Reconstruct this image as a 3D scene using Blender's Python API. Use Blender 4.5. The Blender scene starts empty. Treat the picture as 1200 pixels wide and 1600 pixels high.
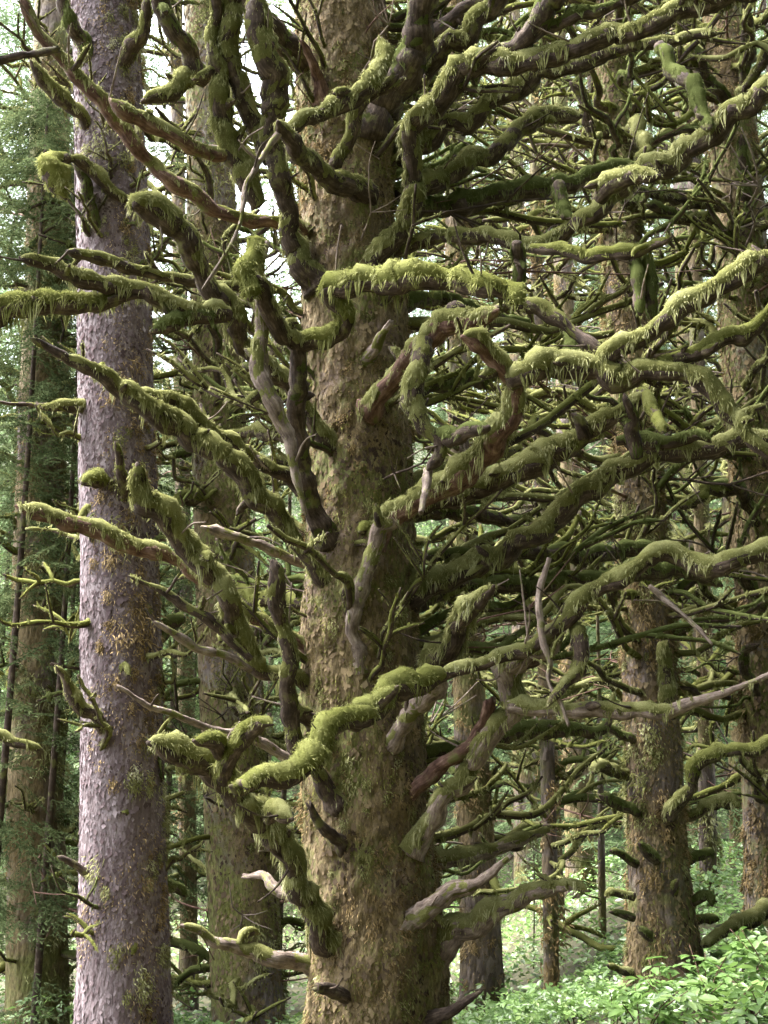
import bpy, math, random
import numpy as np
from mathutils import Vector, Matrix

random.seed(7)
RNG = np.random.default_rng(11)
R = math.radians
SC = bpy.context.scene
COL = SC.collection

# ------------------------------------------------------------------ camera
FPX, PITCH, CAMZ = 1850.0, R(13.0), 1.6          # focal length in pixels of a 1200 x 1600 frame
cam_data = bpy.data.cameras.new('camera')
cam = bpy.data.objects.new('camera', cam_data)
COL.objects.link(cam)
cam.location = (0, 0, CAMZ)
cam.rotation_euler = (R(90) + PITCH, 0, 0)
cam_data.sensor_fit = 'HORIZONTAL'
cam_data.sensor_width = 36.0
cam_data.lens = 36.0 * FPX / 1200.0
cam_data.clip_start, cam_data.clip_end = 0.05, 600.0
SC.camera = cam
SC.render.resolution_x, SC.render.resolution_y = 768, 1024

# ------------------------------------------------------------------ light
SUN_EL, SUN_AZ = R(62), R(-76)                   # overcast glow from the open side; azimuth from +Y, clockwise
world = bpy.data.worlds.new('World')
SC.world = world
world.use_nodes = True
wn, wl = world.node_tree.nodes, world.node_tree.links
wn.clear()
sky = wn.new('ShaderNodeTexSky')
sky.sky_type = 'NISHITA'
sky.sun_disc = False
sky.sun_elevation, sky.sun_rotation = SUN_EL, SUN_AZ
sky.air_density, sky.dust_density, sky.ozone_density = 1.0, 3.0, 1.0
hsv = wn.new('ShaderNodeHueSaturation')           # cloud cover takes the blue out of the sky
hsv.inputs['Saturation'].default_value = 0.34
bg = wn.new('ShaderNodeBackground')
bg.inputs['Strength'].default_value = 0.098
wo = wn.new('ShaderNodeOutputWorld')
wl.new(sky.outputs[0], hsv.inputs['Color'])
wl.new(hsv.outputs[0], bg.inputs['Color'])
wl.new(bg.outputs[0], wo.inputs['Surface'])

sun_d = bpy.data.lights.new('sun', 'SUN')
sun_d.energy, sun_d.angle, sun_d.color = 1.5, R(25), (1.0, 0.98, 0.94)
sun = bpy.data.objects.new('sun', sun_d)
COL.objects.link(sun)
sd = Vector((math.sin(SUN_AZ) * math.cos(SUN_EL), math.cos(SUN_AZ) * math.cos(SUN_EL), math.sin(SUN_EL)))
sun.rotation_euler = sd.to_track_quat('Z', 'Y').to_euler()
sun.location = (-10, -2, 20)

vs = SC.view_settings
vs.view_transform, vs.look, vs.exposure, vs.gamma = 'Standard', 'None', 4.35, 1.0
vs.use_curve_mapping = False
SC.render.engine = 'CYCLES'
cy = SC.cycles
cy.max_bounces, cy.diffuse_bounces, cy.glossy_bounces = 5, 3, 2
cy.transmission_bounces, cy.transparent_max_bounces = 3, 4
cy.caustics_reflective = cy.caustics_refractive = False
cy.use_denoising = True


def at(px, py, Y):
    """point of the place seen at photograph pixel (px, py) on the vertical plane y = Y"""
    cx, c2 = (px - 600.0) / FPX, (800.0 - py) / FPX
    t = Y / (math.cos(PITCH) - math.sin(PITCH) * c2)
    return np.array([cx * t, Y, CAMZ + t * (math.sin(PITCH) + math.cos(PITCH) * c2)]), t / FPX


# ------------------------------------------------------------------ noise, meshes
_P = RNG.permutation(1024).astype(np.int64)
_P = np.concatenate([_P, _P, _P])
_G = RNG.normal(size=(1024, 3))
_G /= np.linalg.norm(_G, axis=1)[:, None]


def noise(p, seed=0):
    """gradient noise, about -1..1"""
    p = np.asarray(p, float) + seed * 17.31
    i = np.floor(p).astype(np.int64)
    f = p - i
    u = f * f * f * (f * (f * 6 - 15) + 10)
    i &= 1023
    out = 0
    for dx in (0, 1):
        wx = u[:, 0] if dx else 1 - u[:, 0]
        hx = _P[(i[:, 0] + dx) & 1023]
        for dy in (0, 1):
            wy = u[:, 1] if dy else 1 - u[:, 1]
            hy = _P[(hx + i[:, 1] + dy) & 1023]
            for dz in (0, 1):
                wz = u[:, 2] if dz else 1 - u[:, 2]
                g = _G[_P[(hy + i[:, 2] + dz) & 1023]]
                d = f - np.array([dx, dy, dz])
                out = out + wx * wy * wz * (g * d).sum(1)
    return out * 1.6


def n1(s, seed=0):
    s = np.asarray(s, float)
    return noise(np.stack([s, np.full_like(s, seed * 3.7 + .5), np.full_like(s, seed * 1.3 + .2)], 1))


def unit(v):
    return v / np.maximum(np.linalg.norm(v, axis=-1, keepdims=True), 1e-9)


def mesh(name, V, faces, smooth=False, tone=None, grain=None):
    """faces: list of (n, k) index arrays"""
    me = bpy.data.meshes.new(name)
    V = np.asarray(V, np.float32)
    faces = [np.asarray(f, np.int32) for f in faces if len(f)]
    me.vertices.add(len(V))
    me.vertices.foreach_set('co', V.ravel())
    loops = np.concatenate([f.ravel() for f in faces])
    sizes = np.concatenate([np.full(len(f), f.shape[1], np.int32) for f in faces])
    me.loops.add(len(loops))
    me.loops.foreach_set('vertex_index', loops)
    me.polygons.add(len(sizes))
    starts = np.concatenate([[0], np.cumsum(sizes)[:-1]]).astype(np.int32)
    me.polygons.foreach_set('loop_start', starts)
    me.polygons.foreach_set('loop_total', sizes)
    if smooth:
        me.polygons.foreach_set('use_smooth', np.ones(len(sizes), bool))
    if tone is not None:
        a = me.attributes.new('tone', 'FLOAT', 'POINT')
        a.data.foreach_set('value', np.asarray(tone, np.float32))
    if grain is not None:
        a = me.attributes.new('grain', 'FLOAT_VECTOR', 'POINT')
        a.data.foreach_set('vector', np.asarray(grain, np.float32).ravel())
    me.update(calc_edges=True)
    return me


def obj(name, me, mat, parent=None, kind=None):
    o = bpy.data.objects.new(name, me)
    COL.objects.link(o)
    if me is not None and mat is not None and not me.materials:
        for m in (mat if isinstance(mat, (list, tuple)) else [mat]):
            me.materials.append(m)
    if parent is not None:
        o.parent = parent
    if kind:
        o['kind'] = kind
    return o


def thing(name, label, cat, loc, group=None):
    o = bpy.data.objects.new(name, None)
    COL.objects.link(o)
    o.empty_display_size = 0.2
    o.location = loc
    o['label'], o['category'] = label, cat
    if group:
        o['group'] = group
    return o


# ------------------------------------------------------------------ materials
def mat(name):
    m = bpy.data.materials.new(name)
    m.use_nodes = True
    n, l = m.node_tree.nodes, m.node_tree.links
    n.clear()
    out = n.new('ShaderNodeOutputMaterial')
    return m, n, l, out


def tex_noise(n, l, scale, detail=4, coord=None, rough=.6):
    t = n.new('ShaderNodeTexNoise')
    t.inputs['Scale'].default_value = scale
    t.inputs['Detail'].default_value = detail
    t.inputs['Roughness'].default_value = rough
    if coord is not None:
        l.new(coord, t.inputs['Vector'])
    return t


def ramp(n, l, fac, stops):
    r = n.new('ShaderNodeValToRGB')
    els = r.color_ramp.elements
    while len(els) < len(stops):
        els.new(0.5)
    for e, (p, c) in zip(els, stops):
        e.position = p
        e.color = (*c, 1) if len(c) == 3 else c
    l.new(fac, r.inputs['Fac'])
    return r


def mixc(n, l, fac, a, b, mode='MIX'):
    x = n.new('ShaderNodeMix')
    x.data_type = 'RGBA'
    x.blend_type = mode
    for sock, v in ((x.inputs['Factor'], fac), (x.inputs['A'], a), (x.inputs['B'], b)):
        if hasattr(v, 'links') or hasattr(v, 'is_linked'):
            l.new(v, sock)
        else:
            sock.default_value = v if not isinstance(v, tuple) else (*v, 1)
    return x.outputs['Result']


def world_coord(n):
    g = n.new('ShaderNodeNewGeometry')
    return g.outputs['Position']


def fibre_mat(name, stops, trans=0.3, patch=None, scale=3.0, gloss=0.0, fuzz=0.0):
    """moss / leaf fibres: colour from the strand's own tone and from patches over the place"""
    m, n, l, out = mat(name)
    a = n.new('ShaderNodeAttribute')
    a.attribute_name = 'tone'
    pos = world_coord(n)
    t = tex_noise(n, l, scale, 3, pos)
    add = n.new('ShaderNodeMath')
    add.operation = 'MULTIPLY_ADD'
    l.new(t.outputs['Fac'], add.inputs[0])
    add.inputs[1].default_value = 0.7
    l.new(a.outputs['Fac'], add.inputs[2])
    sub = n.new('ShaderNodeMath')
    sub.operation = 'SUBTRACT'
    l.new(add.outputs[0], sub.inputs[0])
    sub.inputs[1].default_value = 0.35
    c = ramp(n, l, sub.outputs[0], stops)
    d = n.new('ShaderNodeBsdfDiffuse')
    l.new(c.outputs[0], d.inputs['Color'])
    if fuzz:
        fz = tex_noise(n, l, 150, 3, pos, .7)
        bp = n.new('ShaderNodeBump')
        bp.inputs['Strength'].default_value = fuzz
        bp.inputs['Distance'].default_value = .012
        l.new(fz.outputs['Fac'], bp.inputs['Height'])
        l.new(bp.outputs[0], d.inputs['Normal'])
        ad = n.new('ShaderNodeMath')
        ad.operation = 'MULTIPLY_ADD'
        l.new(fz.outputs['Fac'], ad.inputs[0])
        ad.inputs[1].default_value = .5
        l.new(sub.outputs[0], ad.inputs[2])
        sb = n.new('ShaderNodeMath')
        sb.operation = 'SUBTRACT'
        l.new(ad.outputs[0], sb.inputs[0])
        sb.inputs[1].default_value = .25
        l.new(sb.outputs[0], c.inputs['Fac'])
    tr = n.new('ShaderNodeBsdfTranslucent')
    l.new(c.outputs[0], tr.inputs['Color'])
    mx = n.new('ShaderNodeMixShader')
    mx.inputs[0].default_value = trans
    l.new(d.outputs[0], mx.inputs[1])
    l.new(tr.outputs[0], mx.inputs[2])
    res = mx.outputs[0]
    if gloss:
        gl = n.new('ShaderNodeBsdfGlossy')
        gl.inputs['Roughness'].default_value = .42
        m2 = n.new('ShaderNodeMixShader')
        m2.inputs[0].default_value = gloss
        l.new(res, m2.inputs[1])
        l.new(gl.outputs[0], m2.inputs[2])
        res = m2.outputs[0]
    l.new(res, out.inputs['Surface'])
    return m


MOSS = {
    'f': fibre_mat('moss_olive', [(0.0, (.050, .046, .016)), (.36, (.155, .158, .055)), (.66, (.32, .320, .145)), (1, (.54, .53, .34))], fuzz=.8),
    'c': fibre_mat('moss_bright', [(0.0, (.060, .060, .014)), (.38, (.150, .160, .046)), (.72, (.27, .275, .105)), (1, (.44, .44, .24))], fuzz=.8),
    'd': fibre_mat('moss_deep', [(0.0, (.035, .042, .013)), (.5, (.118, .138, .046)), (1, (.26, .28, .13))], fuzz=.8),
    't': fibre_mat('moss_trunk', [(0.0, (.050, .036, .017)), (.33, (.140, .100, .045)), (.62, (.255, .185, .095)), (1, (.42, .32, .18))], .15, scale=2.4),
    'g': fibre_mat('moss_trunk_green', [(0.0, (.05, .052, .016)), (.5, (.13, .135, .035)), (1, (.23, .22, .07))], .2, scale=2),
}


def bark_mat(name, stops, scale=30., bump=.6, streak=.35, patches=None, disp=.012):
    """scaly bark; patches = list of (noise scale, threshold, colour stops) of lichen / moss film, or of painted dark pits, over it"""
    m, n, l, out = mat(name)
    pos = world_coord(n)
    mp = n.new('ShaderNodeMapping')
    mp.inputs['Scale'].default_value = (1, 1, streak)
    l.new(pos, mp.inputs['Vector'])
    vor = n.new('ShaderNodeTexVoronoi')
    vor.inputs['Scale'].default_value = scale
    dis = tex_noise(n, l, scale * .5, 3, mp.outputs[0])
    wv = n.new('ShaderNodeVectorMath')
    wv.operation = 'MULTIPLY_ADD'
    l.new(dis.outputs['Color'], wv.inputs[0])
    wv.inputs[1].default_value = (.06, .06, .06)
    l.new(mp.outputs[0], wv.inputs[2])
    l.new(wv.outputs[0], vor.inputs['Vector'])
    nz = tex_noise(n, l, scale * 1.4, 6, mp.outputs[0], .7)
    big = tex_noise(n, l, 2.2, 4, pos)
    f = n.new('ShaderNodeMath')
    f.operation = 'MULTIPLY_ADD'
    l.new(vor.outputs['Color'], f.inputs[0])
    f.inputs[1].default_value = .45
    f2 = n.new('ShaderNodeMath')
    f2.operation = 'MULTIPLY_ADD'
    l.new(nz.outputs['Fac'], f2.inputs[0])
    f2.inputs[1].default_value = .5
    f3 = n.new('ShaderNodeMath')
    f3.operation = 'MULTIPLY_ADD'
    l.new(big.outputs['Fac'], f3.inputs[0])
    f3.inputs[1].default_value = .5
    f3.inputs[2].default_value = -.2
    l.new(f3.outputs[0], f2.inputs[2])
    l.new(f2.outputs[0], f.inputs[2])
    col = ramp(n, l, f.outputs[0], stops).outputs[0]
    for (sc, lo, hi, c1, c2) in (patches or []):
        pn = tex_noise(n, l, sc, 6, pos, .65)
        mk = ramp(n, l, pn.outputs['Fac'], [(lo, (0, 0, 0)), (hi, (1, 1, 1))])
        fine = tex_noise(n, l, 60, 4, mp.outputs[0], .7)
        cc = ramp(n, l, fine.outputs['Fac'], [(.3, c1), (.7, c2)])
        col = mixc(n, l, mk.outputs[0], col, cc.outputs[0])
    b = n.new('ShaderNodeBsdfPrincipled')
    b.inputs['Roughness'].default_value = .85
    b.inputs['Specular IOR Level'].default_value = .25
    l.new(col, b.inputs['Base Color'])
    h = n.new('ShaderNodeMath')
    h.operation = 'MULTIPLY_ADD'
    l.new(vor.outputs['Distance'], h.inputs[0])
    h.inputs[1].default_value = -.8
    l.new(nz.outputs['Fac'], h.inputs[2])
    bp = n.new('ShaderNodeBump')
    bp.inputs['Strength'].default_value = bump
    bp.inputs['Distance'].default_value = disp
    l.new(h.outputs[0], bp.inputs['Height'])
    l.new(bp.outputs[0], b.inputs['Normal'])
    l.new(b.outputs[0], out.inputs['Surface'])
    return m


def wood_mat(name, dark, midc, light):
    """weathered branch bark: streaks and cracks along the branch, scaly blotches"""
    m, n, l, out = mat(name)
    a = n.new('ShaderNodeAttribute')
    a.attribute_name = 'grain'
    pos = world_coord(n)
    g1 = tex_noise(n, l, 60, 5, a.outputs['Vector'], .65)
    g2 = tex_noise(n, l, 14, 4, pos, .6)
    g3 = tex_noise(n, l, 75, 4, pos, .7)
    f = n.new('ShaderNodeMath')
    f.operation = 'MULTIPLY_ADD'
    l.new(g1.outputs['Fac'], f.inputs[0])
    f.inputs[1].default_value = .75
    f2 = n.new('ShaderNodeMath')
    f2.operation = 'MULTIPLY_ADD'
    l.new(g2.outputs['Fac'], f2.inputs[0])
    f2.inputs[1].default_value = .7
    f2.inputs[2].default_value = -.24
    l.new(f2.outputs[0], f.inputs[2])
    c = ramp(n, l, f.outputs[0], [(.28, dark), (.5, midc), (.72, light)])
    gm = ramp(n, l, tex_noise(n, l, 7, 5, pos, .65).outputs['Fac'], [(.56, (0, 0, 0)), (.66, (1, 1, 1))])
    col = mixc(n, l, gm.outputs[0], c.outputs[0], (.10, .10, .035))
    b_ = n.new('ShaderNodeBsdfPrincipled')
    b_.inputs['Roughness'].default_value = .9
    b_.inputs['Specular IOR Level'].default_value = .15
    l.new(col, b_.inputs['Base Color'])
    h = n.new('ShaderNodeMath')
    h.operation = 'MULTIPLY_ADD'
    l.new(g3.outputs['Fac'], h.inputs[0])
    h.inputs[1].default_value = .6
    l.new(g1.outputs['Fac'], h.inputs[2])
    bp = n.new('ShaderNodeBump')
    bp.inputs['Strength'].default_value = .9
    bp.inputs['Distance'].default_value = .012
    l.new(h.outputs[0], bp.inputs['Height'])
    l.new(bp.outputs[0], b_.inputs['Normal'])
    l.new(b_.outputs[0], out.inputs['Surface'])
    return m


TAN = ((.062, .045, .021), (.20, .148, .074))
GREEN = ((.055, .058, .016), (.165, .165, .05))
BARK_MAIN = bark_mat('bark_main_trunk', [(.1, (.06, .040, .034)), (.5, (.15, .105, .085)), (.9, (.27, .20, .18))], 26, .7,
                     patches=[(1.5, .36, .46, *TAN), (1.9, .48, .58, *GREEN), (3.5, .60, .70, (.03, .022, .015), (.10, .075, .05))], disp=.03)  # last patch paints the dark of pits into the colour
BARK_PURPLE = bark_mat('bark_purple_scaly', [(.1, (.036, .024, .025)), (.45, (.106, .080, .084)), (.75, (.195, .162, .172)), (.95, (.34, .300, .315))], 34, .9,
                       patches=[(1.1, .60, .66, (.09, .075, .025), (.22, .19, .08))])
BARK_GREY = bark_mat('bark_grey_scaly', [(.1, (.05, .038, .034)), (.5, (.13, .103, .094)), (.9, (.27, .23, .22))], 30, .8,
                     patches=[(.9, .41, .50, *GREEN), (1.4, .50, .60, *TAN)])
BARK_FAR = bark_mat('bark_mossy', [(.1, (.035, .026, .022)), (.5, (.105, .08, .07)), (.9, (.25, .20, .18))], 20, 1.0, disp=.04,
                    patches=[(1.0, .42, .52, *TAN), (1.2, .50, .60, *GREEN)])
WOOD = wood_mat('branch_bark', (.016, .011, .009), (.055, .039, .030), (.15, .112, .09))  # very dark, so the shade under limbs sits in the bark colour
WOOD_RED = wood_mat('branch_bark_red', (.035, .017, .013), (.115, .066, .050), (.26, .175, .14))
WOOD_PALE = wood_mat('branch_bark_weathered', (.055, .040, .033), (.175, .135, .112), (.36, .295, .255))
FLAKE = fibre_mat('bark_flake', [(0, (.046, .032, .033)), (.4, (.114, .087, .092)), (.8, (.24, .204, .217)), (1, (.40, .358, .374))], 0.0, scale=2)
FLAKE_BROWN = fibre_mat('bark_flake_brown', [(0, (.040, .028, .022)), (.35, (.115, .085, .055)), (.7, (.215, .165, .095)), (1, (.34, .27, .19))], 0.0, scale=2.5)
NEEDLE = fibre_mat('spruce_needles', [(0, (.028, .040, .017)), (.5, (.080, .104, .046)), (1, (.18, .205, .095))], .3, scale=.8)
NEEDLE_PALE = fibre_mat('pale_needles', [(0, (.045, .072, .032)), (.5, (.120, .170, .080)), (1, (.24, .295, .16))], .45, scale=.8)  # paled: backlit brightness of the background is put into the needle colour
LEAF = fibre_mat('shrub_leaf', [(0, (.055, .110, .024)), (.5, (.145, .255, .062)), (1, (.33, .44, .14))], .4, scale=1.5, gloss=.06)
LEAF_FAR = fibre_mat('undergrowth_leaf', [(0, (.055, .110, .026)), (.5, (.150, .255, .068)), (1, (.33, .43, .14))], .4, scale=.6, gloss=.05)
SOIL = bark_mat('forest_soil', [(.1, (.020, .018, .012)), (.5, (.045, .042, .022)), (.9, (.09, .085, .04))], 12, .8, 1.0)


# ------------------------------------------------------------------ limbs
def catmull(P, step):
    """resample a polyline (columns x, y, z, radius, ...) smoothly at about `step` metres"""
    P = np.asarray(P, float)
    if len(P) == 2:
        P = np.vstack([P[0], P.mean(0), P[1]])
    E = np.vstack([2 * P[0] - P[1], P, 2 * P[-1] - P[-2]])
    out = []
    for i in range(1, len(E) - 2):
        a, b, c, d = E[i - 1], E[i], E[i + 1], E[i + 2]
        k = max(2, int(np.linalg.norm(c[:3] - b[:3]) / step))
        t = (np.arange(k) / k)[:, None]
        q = .5 * ((2 * b) + (-a + c) * t + (2 * a - 5 * b + 4 * c - d) * t ** 2 + (-a + 3 * b - 3 * c + d) * t ** 3)
        out.append(q)
    out.append(P[-1:])
    return np.vstack(out)


def frames(C):
    T = unit(np.gradient(C, axis=0))
    N = np.zeros_like(T)
    ref = np.array([0, 0, 1.]) if abs(T[0, 2]) < .9 else np.array([1., 0, 0])
    v = ref - T[0] * ref.dot(T[0])
    N[0] = v / np.linalg.norm(v)
    for i in range(1, len(C)):
        v = N[i - 1] - T[i] * N[i - 1].dot(T[i])
        N[i] = v / max(np.linalg.norm(v), 1e-9)
    return T, N, np.cross(T, N)


def tube(C, rad_fn, k, close=True):
    """rad_fn(normals (n,k,3), centres) -> radius (n,k)"""
    T, N, B = frames(C)
    th = np.arange(k) * 2 * np.pi / k
    nn = N[:, None, :] * np.cos(th)[None, :, None] + B[:, None, :] * np.sin(th)[None, :, None]
    r = rad_fn(nn)
    V = C[:, None, :] + nn * r[..., None]
    n = len(C)
    i = np.arange(n - 1)[:, None] * k
    j = np.arange(k)[None, :]
    j2 = (j + 1) % k
    F = np.stack([i + j, i + j2, i + k + j2, i + k + j], -1).reshape(-1, 4)
    V = V.reshape(-1, 3)
    tris = []
    if close:
        V = np.vstack([V, C[0] - T[0] * r[0].mean() * .3, C[-1] + T[-1] * r[-1].mean() * .6])
        a, b = len(V) - 2, len(V) - 1
        jj = np.arange(k)
        tris = np.vstack([np.stack([np.full(k, a), (jj + 1) % k, jj], 1),
                          np.stack([np.full(k, b), (n - 1) * k + jj, (n - 1) * k + (jj + 1) % k], 1)])
    return V, F, tris, nn


def blades(root, d, w, length, width, rng, bend=.35, tone=0., tone_tip=.12, simple=False):
    """tapered two-segment blades; root, d, w (n,3); returns V, F(tri), tone"""
    n = len(root)
    L, W = length[:, None], width[:, None]
    down = np.array([0, 0, -1.])
    if simple:
        V = np.stack([root - w * W * .6, root + w * W * .6, root + d * L], 1).reshape(-1, 3)
        F = np.arange(n * 3).reshape(-1, 3)
        return V, F, np.repeat(tone + rng.normal(0, .09, n), 3)
    mid = root + d * L * .5
    tip = root + unit(d + down * bend) * L * .55 + d * L * .42
    V = np.stack([root - w * W * .5, root + w * W * .5, mid - w * W * .42, mid + w * W * .42, tip], 1).reshape(-1, 3)
    b = np.arange(n)[:, None] * 5
    F = np.concatenate([b + np.array([[0, 1, 3]]), b + np.array([[0, 3, 2]]), b + np.array([[2, 3, 4]])])
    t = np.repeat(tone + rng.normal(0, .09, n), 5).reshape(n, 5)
    t[:, 0:2] -= tone_tip * .9  # roots painted darker as shade deep in the moss; tips naturally paler
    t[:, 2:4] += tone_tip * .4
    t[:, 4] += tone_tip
    return V, F, t.ravel()


def moss_mesh(name, C, rw, rt, cover, style, seed, dens=1.0, fringe=1.0, blade_w=1.0):
    """a lumpy mat lying over the upper side of a limb plus its hanging strands"""
    rng = np.random.default_rng(seed)
    n = len(C)
    seg = np.linalg.norm(np.diff(C, axis=0), axis=1)
    s = np.concatenate([[0], np.cumsum(seg)])
    m = np.clip((cover * 1.6 - .55) + .75 * n1(s * 2.4, seed) + .35 * n1(s * 8, seed + 3) + .12, 0, 1)
    if cover > .96:
        m = np.clip(m + .3, 0, 1)
    m *= np.clip(s / .06, .3, 1)
    T, N, B = frames(C)
    k = 12
    th = np.arange(k) * 2 * np.pi / k
    nn = N[:, None, :] * np.cos(th)[None, :, None] + B[:, None, :] * np.sin(th)[None, :, None]
    up = nn[..., 2]
    thick = (rt * 1.12 - rw * .9)[:, None] * m[:, None]
    P0 = C[:, None, :] + nn * rw[:, None, None]
    lump = noise(P0.reshape(-1, 3) * 8, seed).reshape(n, k) * .6 + noise(P0.reshape(-1, 3) * 19, seed + 1).reshape(n, k) * .4 + noise(P0.reshape(-1, 3) * 45, seed + 2).reshape(n, k) * .2
    steep = np.abs(T[:, 2])[:, None]
    prof = np.clip(.12 + 1.0 * up + .42 * steep, -.25, 1.2)
    t = thick * prof * (1 + 1.15 * lump) - .10 * rw[:, None]
    t[-1] = -.5 * rw[-1]
    t[m < .03] = -.12 * rw.mean()
    Vs = C[:, None, :] + nn * (rw[:, None] + t)[..., None]
    i = np.arange(n - 1)[:, None] * k
    j = np.arange(k)[None, :]
    F = np.stack([i + j, i + (j + 1) % k, i + k + (j + 1) % k, i + k + j], -1).reshape(-1, 4)
    tone_s = (.34 + .28 * lump + .12 * up).ravel()  # light top and shaded hollows of the mat painted into its tone
    # strands
    wgt = m[:-1] * seg * rt[:-1]
    tot = wgt.sum()
    cnt = int(tot * 2 * math.pi * (10000 if style == 'c' else 6600) * dens)
    if cnt < 4:
        return mesh(name, Vs.reshape(-1, 3), [F], True, tone_s)
    si = rng.choice(n - 1, cnt, p=wgt / tot)
    fr = rng.random(cnt)[:, None]
    tj = rng.random(cnt) * 2 * np.pi
    c = C[si] * (1 - fr) + C[si + 1] * fr
    nr = N[si] * np.cos(tj)[:, None] + B[si] * np.sin(tj)[:, None]
    u = nr[:, 2]
    keep = rng.random(cnt) < np.clip(.38 + 1.2 * u + .45 * np.abs(T[si, 2]), .02, 1)
    si, c, nr, u = si[keep], c[keep], nr[keep], u[keep]
    cnt = len(si)
    kk = (np.round(tj[keep] / (2 * np.pi) * k).astype(int)) % k
    root = c + nr * (rw[si] + np.maximum(t[si, kk], -.05 * rw[si]) - .004)[:, None]
    side = np.clip(1 - np.abs(u) * 1.1, 0, 1)
    clump = np.clip(.75 + .9 * noise(root * np.array([17, 17, 6.]), seed + 5) + .4 * noise(root * np.array([45, 45, 9.]), seed + 6), .15, 2.1)
    if style == 'c':
        L = (.009 + .020 * side * clump * fringe) * rng.uniform(.6, 1.5, cnt)
        hang = .25 + .6 * side
    else:
        L = (.009 + .028 * side * clump * fringe) * rng.uniform(.6, 1.5, cnt)
        hang = .35 + 1.1 * side
    L *= np.clip(rt[si] / .06, .55, 1.3)
    d = nr * (1 - .45 * side[:, None]) + np.array([0, 0, -1.]) * hang[:, None] + rng.normal(0, .28, (cnt, 3))
    d = unit(d)
    w = unit(np.cross(d, nr) + rng.normal(0, .35, (cnt, 3)))
    W = rng.uniform(.0030, .0062, cnt) * blade_w
    tone = .47 + .26 * (clump - .9) * side + .08 * u + .12 * side  # upper side painted a little paler, as if lit from above
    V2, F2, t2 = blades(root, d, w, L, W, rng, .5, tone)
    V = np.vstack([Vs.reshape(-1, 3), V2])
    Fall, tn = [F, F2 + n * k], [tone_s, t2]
    # drips: strands drawn together into hanging points along the lower edges
    nt = int((m[:-1] * seg).sum() * 30 * fringe * (.5 if style == 'c' else 1) * min(1.0, dens * 1.2))
    if nt > 1:
        per = 9
        si = rng.choice(n - 1, nt, p=(m[:-1] * seg) / (m[:-1] * seg).sum())
        down = np.array([0, 0, -1.])
        hz_ = unit(np.cross(T[si], down) + 1e-4)
        nr = unit(hz_ * rng.choice([-1, 1], nt)[:, None] + down * rng.uniform(-.5, .7, nt)[:, None])
        c = C[si] + nr * (rw[si] * 1.0 + (rt[si] - rw[si]) * m[si] * .4)[:, None]
        big = np.clip(rt[si] / .065, .4, 1.4)
        tipL = rng.uniform(.015, .095, nt) ** 1.15 * 1.3 * big * (.65 + .35 * fringe)
        tip = c + down * tipL[:, None] + nr * (.012 * rng.random(nt))[:, None] + rng.normal(0, .006, (nt, 3))
        si9 = np.repeat(si, per)
        ro = np.repeat(c, per, 0) + T[si9] * (rng.normal(0, .016, nt * per) * np.repeat(big, per))[:, None] + rng.normal(0, .006, (nt * per, 3))
        ro[:, 2] += rng.uniform(0, .03, nt * per)
        v_ = np.repeat(tip, per, 0) + rng.normal(0, .005, (nt * per, 3)) - ro
        Ld = np.linalg.norm(v_, axis=1) * rng.uniform(.55, 1.05, nt * per)
        d_ = unit(v_)
        w_ = unit(np.cross(d_, np.repeat(nr, per, 0)) + rng.normal(0, .3, (nt * per, 3)))
        V3, F3, t3 = blades(ro, d_, w_, Ld, rng.uniform(.004, .008, nt * per) * blade_w, rng, .1, np.repeat(.44 + rng.normal(0, .14, nt), per))
        Fall.append(F3 + len(V))
        V = np.vstack([V, V3])
        tn.append(t3)
    return mesh(name, V, Fall, True, np.concatenate(tn))


def wood_mesh(name, C, rw, seed, k=9, split=False):
    n = len(C)
    s0 = np.concatenate([[0], np.cumsum(np.linalg.norm(np.diff(C, axis=0), axis=1))])
    t0 = np.arange(k) * 2 * np.pi / k
    ridge = np.stack([np.repeat(np.cos(t0)[None] * 2.2, n, 0), np.repeat(np.sin(t0)[None] * 2.2, n, 0), np.repeat(s0[:, None] * 5, k, 1)], -1)

    def rf(nn):
        P = C[:, None, :] + nn * rw[:, None, None]
        q = P.reshape(-1, 3)
        b = noise(q * np.array([9., 9, 9]), seed) * .24 + noise(q * 30, seed + 2) * .18
        if split:
            b = b + .22 * noise(ridge.reshape(-1, 3), seed + 5) - .16 * np.abs(noise(ridge.reshape(-1, 3) * np.array([2, 2, 1.]), seed + 6))
        return rw[:, None] * (1 + b.reshape(nn.shape[:2]))
    V, F, tr, _ = tube(C, rf, k)
    if split and n > 4:                             # splintered end
        T = unit(C[-1] - C[-4])
        jag = np.random.default_rng(seed + 1).uniform(-.3, 1.6, k) * rw[-1]
        V[(n - 1) * k:n * k] += T * jag[:, None]
        V[-1] -= T * rw[-1] * .9
    s = np.concatenate([[0], np.cumsum(np.linalg.norm(np.diff(C, axis=0), axis=1))])
    th = np.arange(k) * 2 * np.pi / k
    g = np.stack([np.cos(th)[None] * rw[:, None], np.sin(th)[None] * rw[:, None], np.repeat(s[:, None] * .14, k, 1)], -1).reshape(-1, 3)
    g = np.vstack([g, [[0, 0, 0]], [[0, 0, s[-1] * .14]]]) + seed * .37
    return mesh(name, V, [F, tr], True, None, g)


BASE = [(0, 0, 0)]                                 # foot of the trunk being dressed


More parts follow.
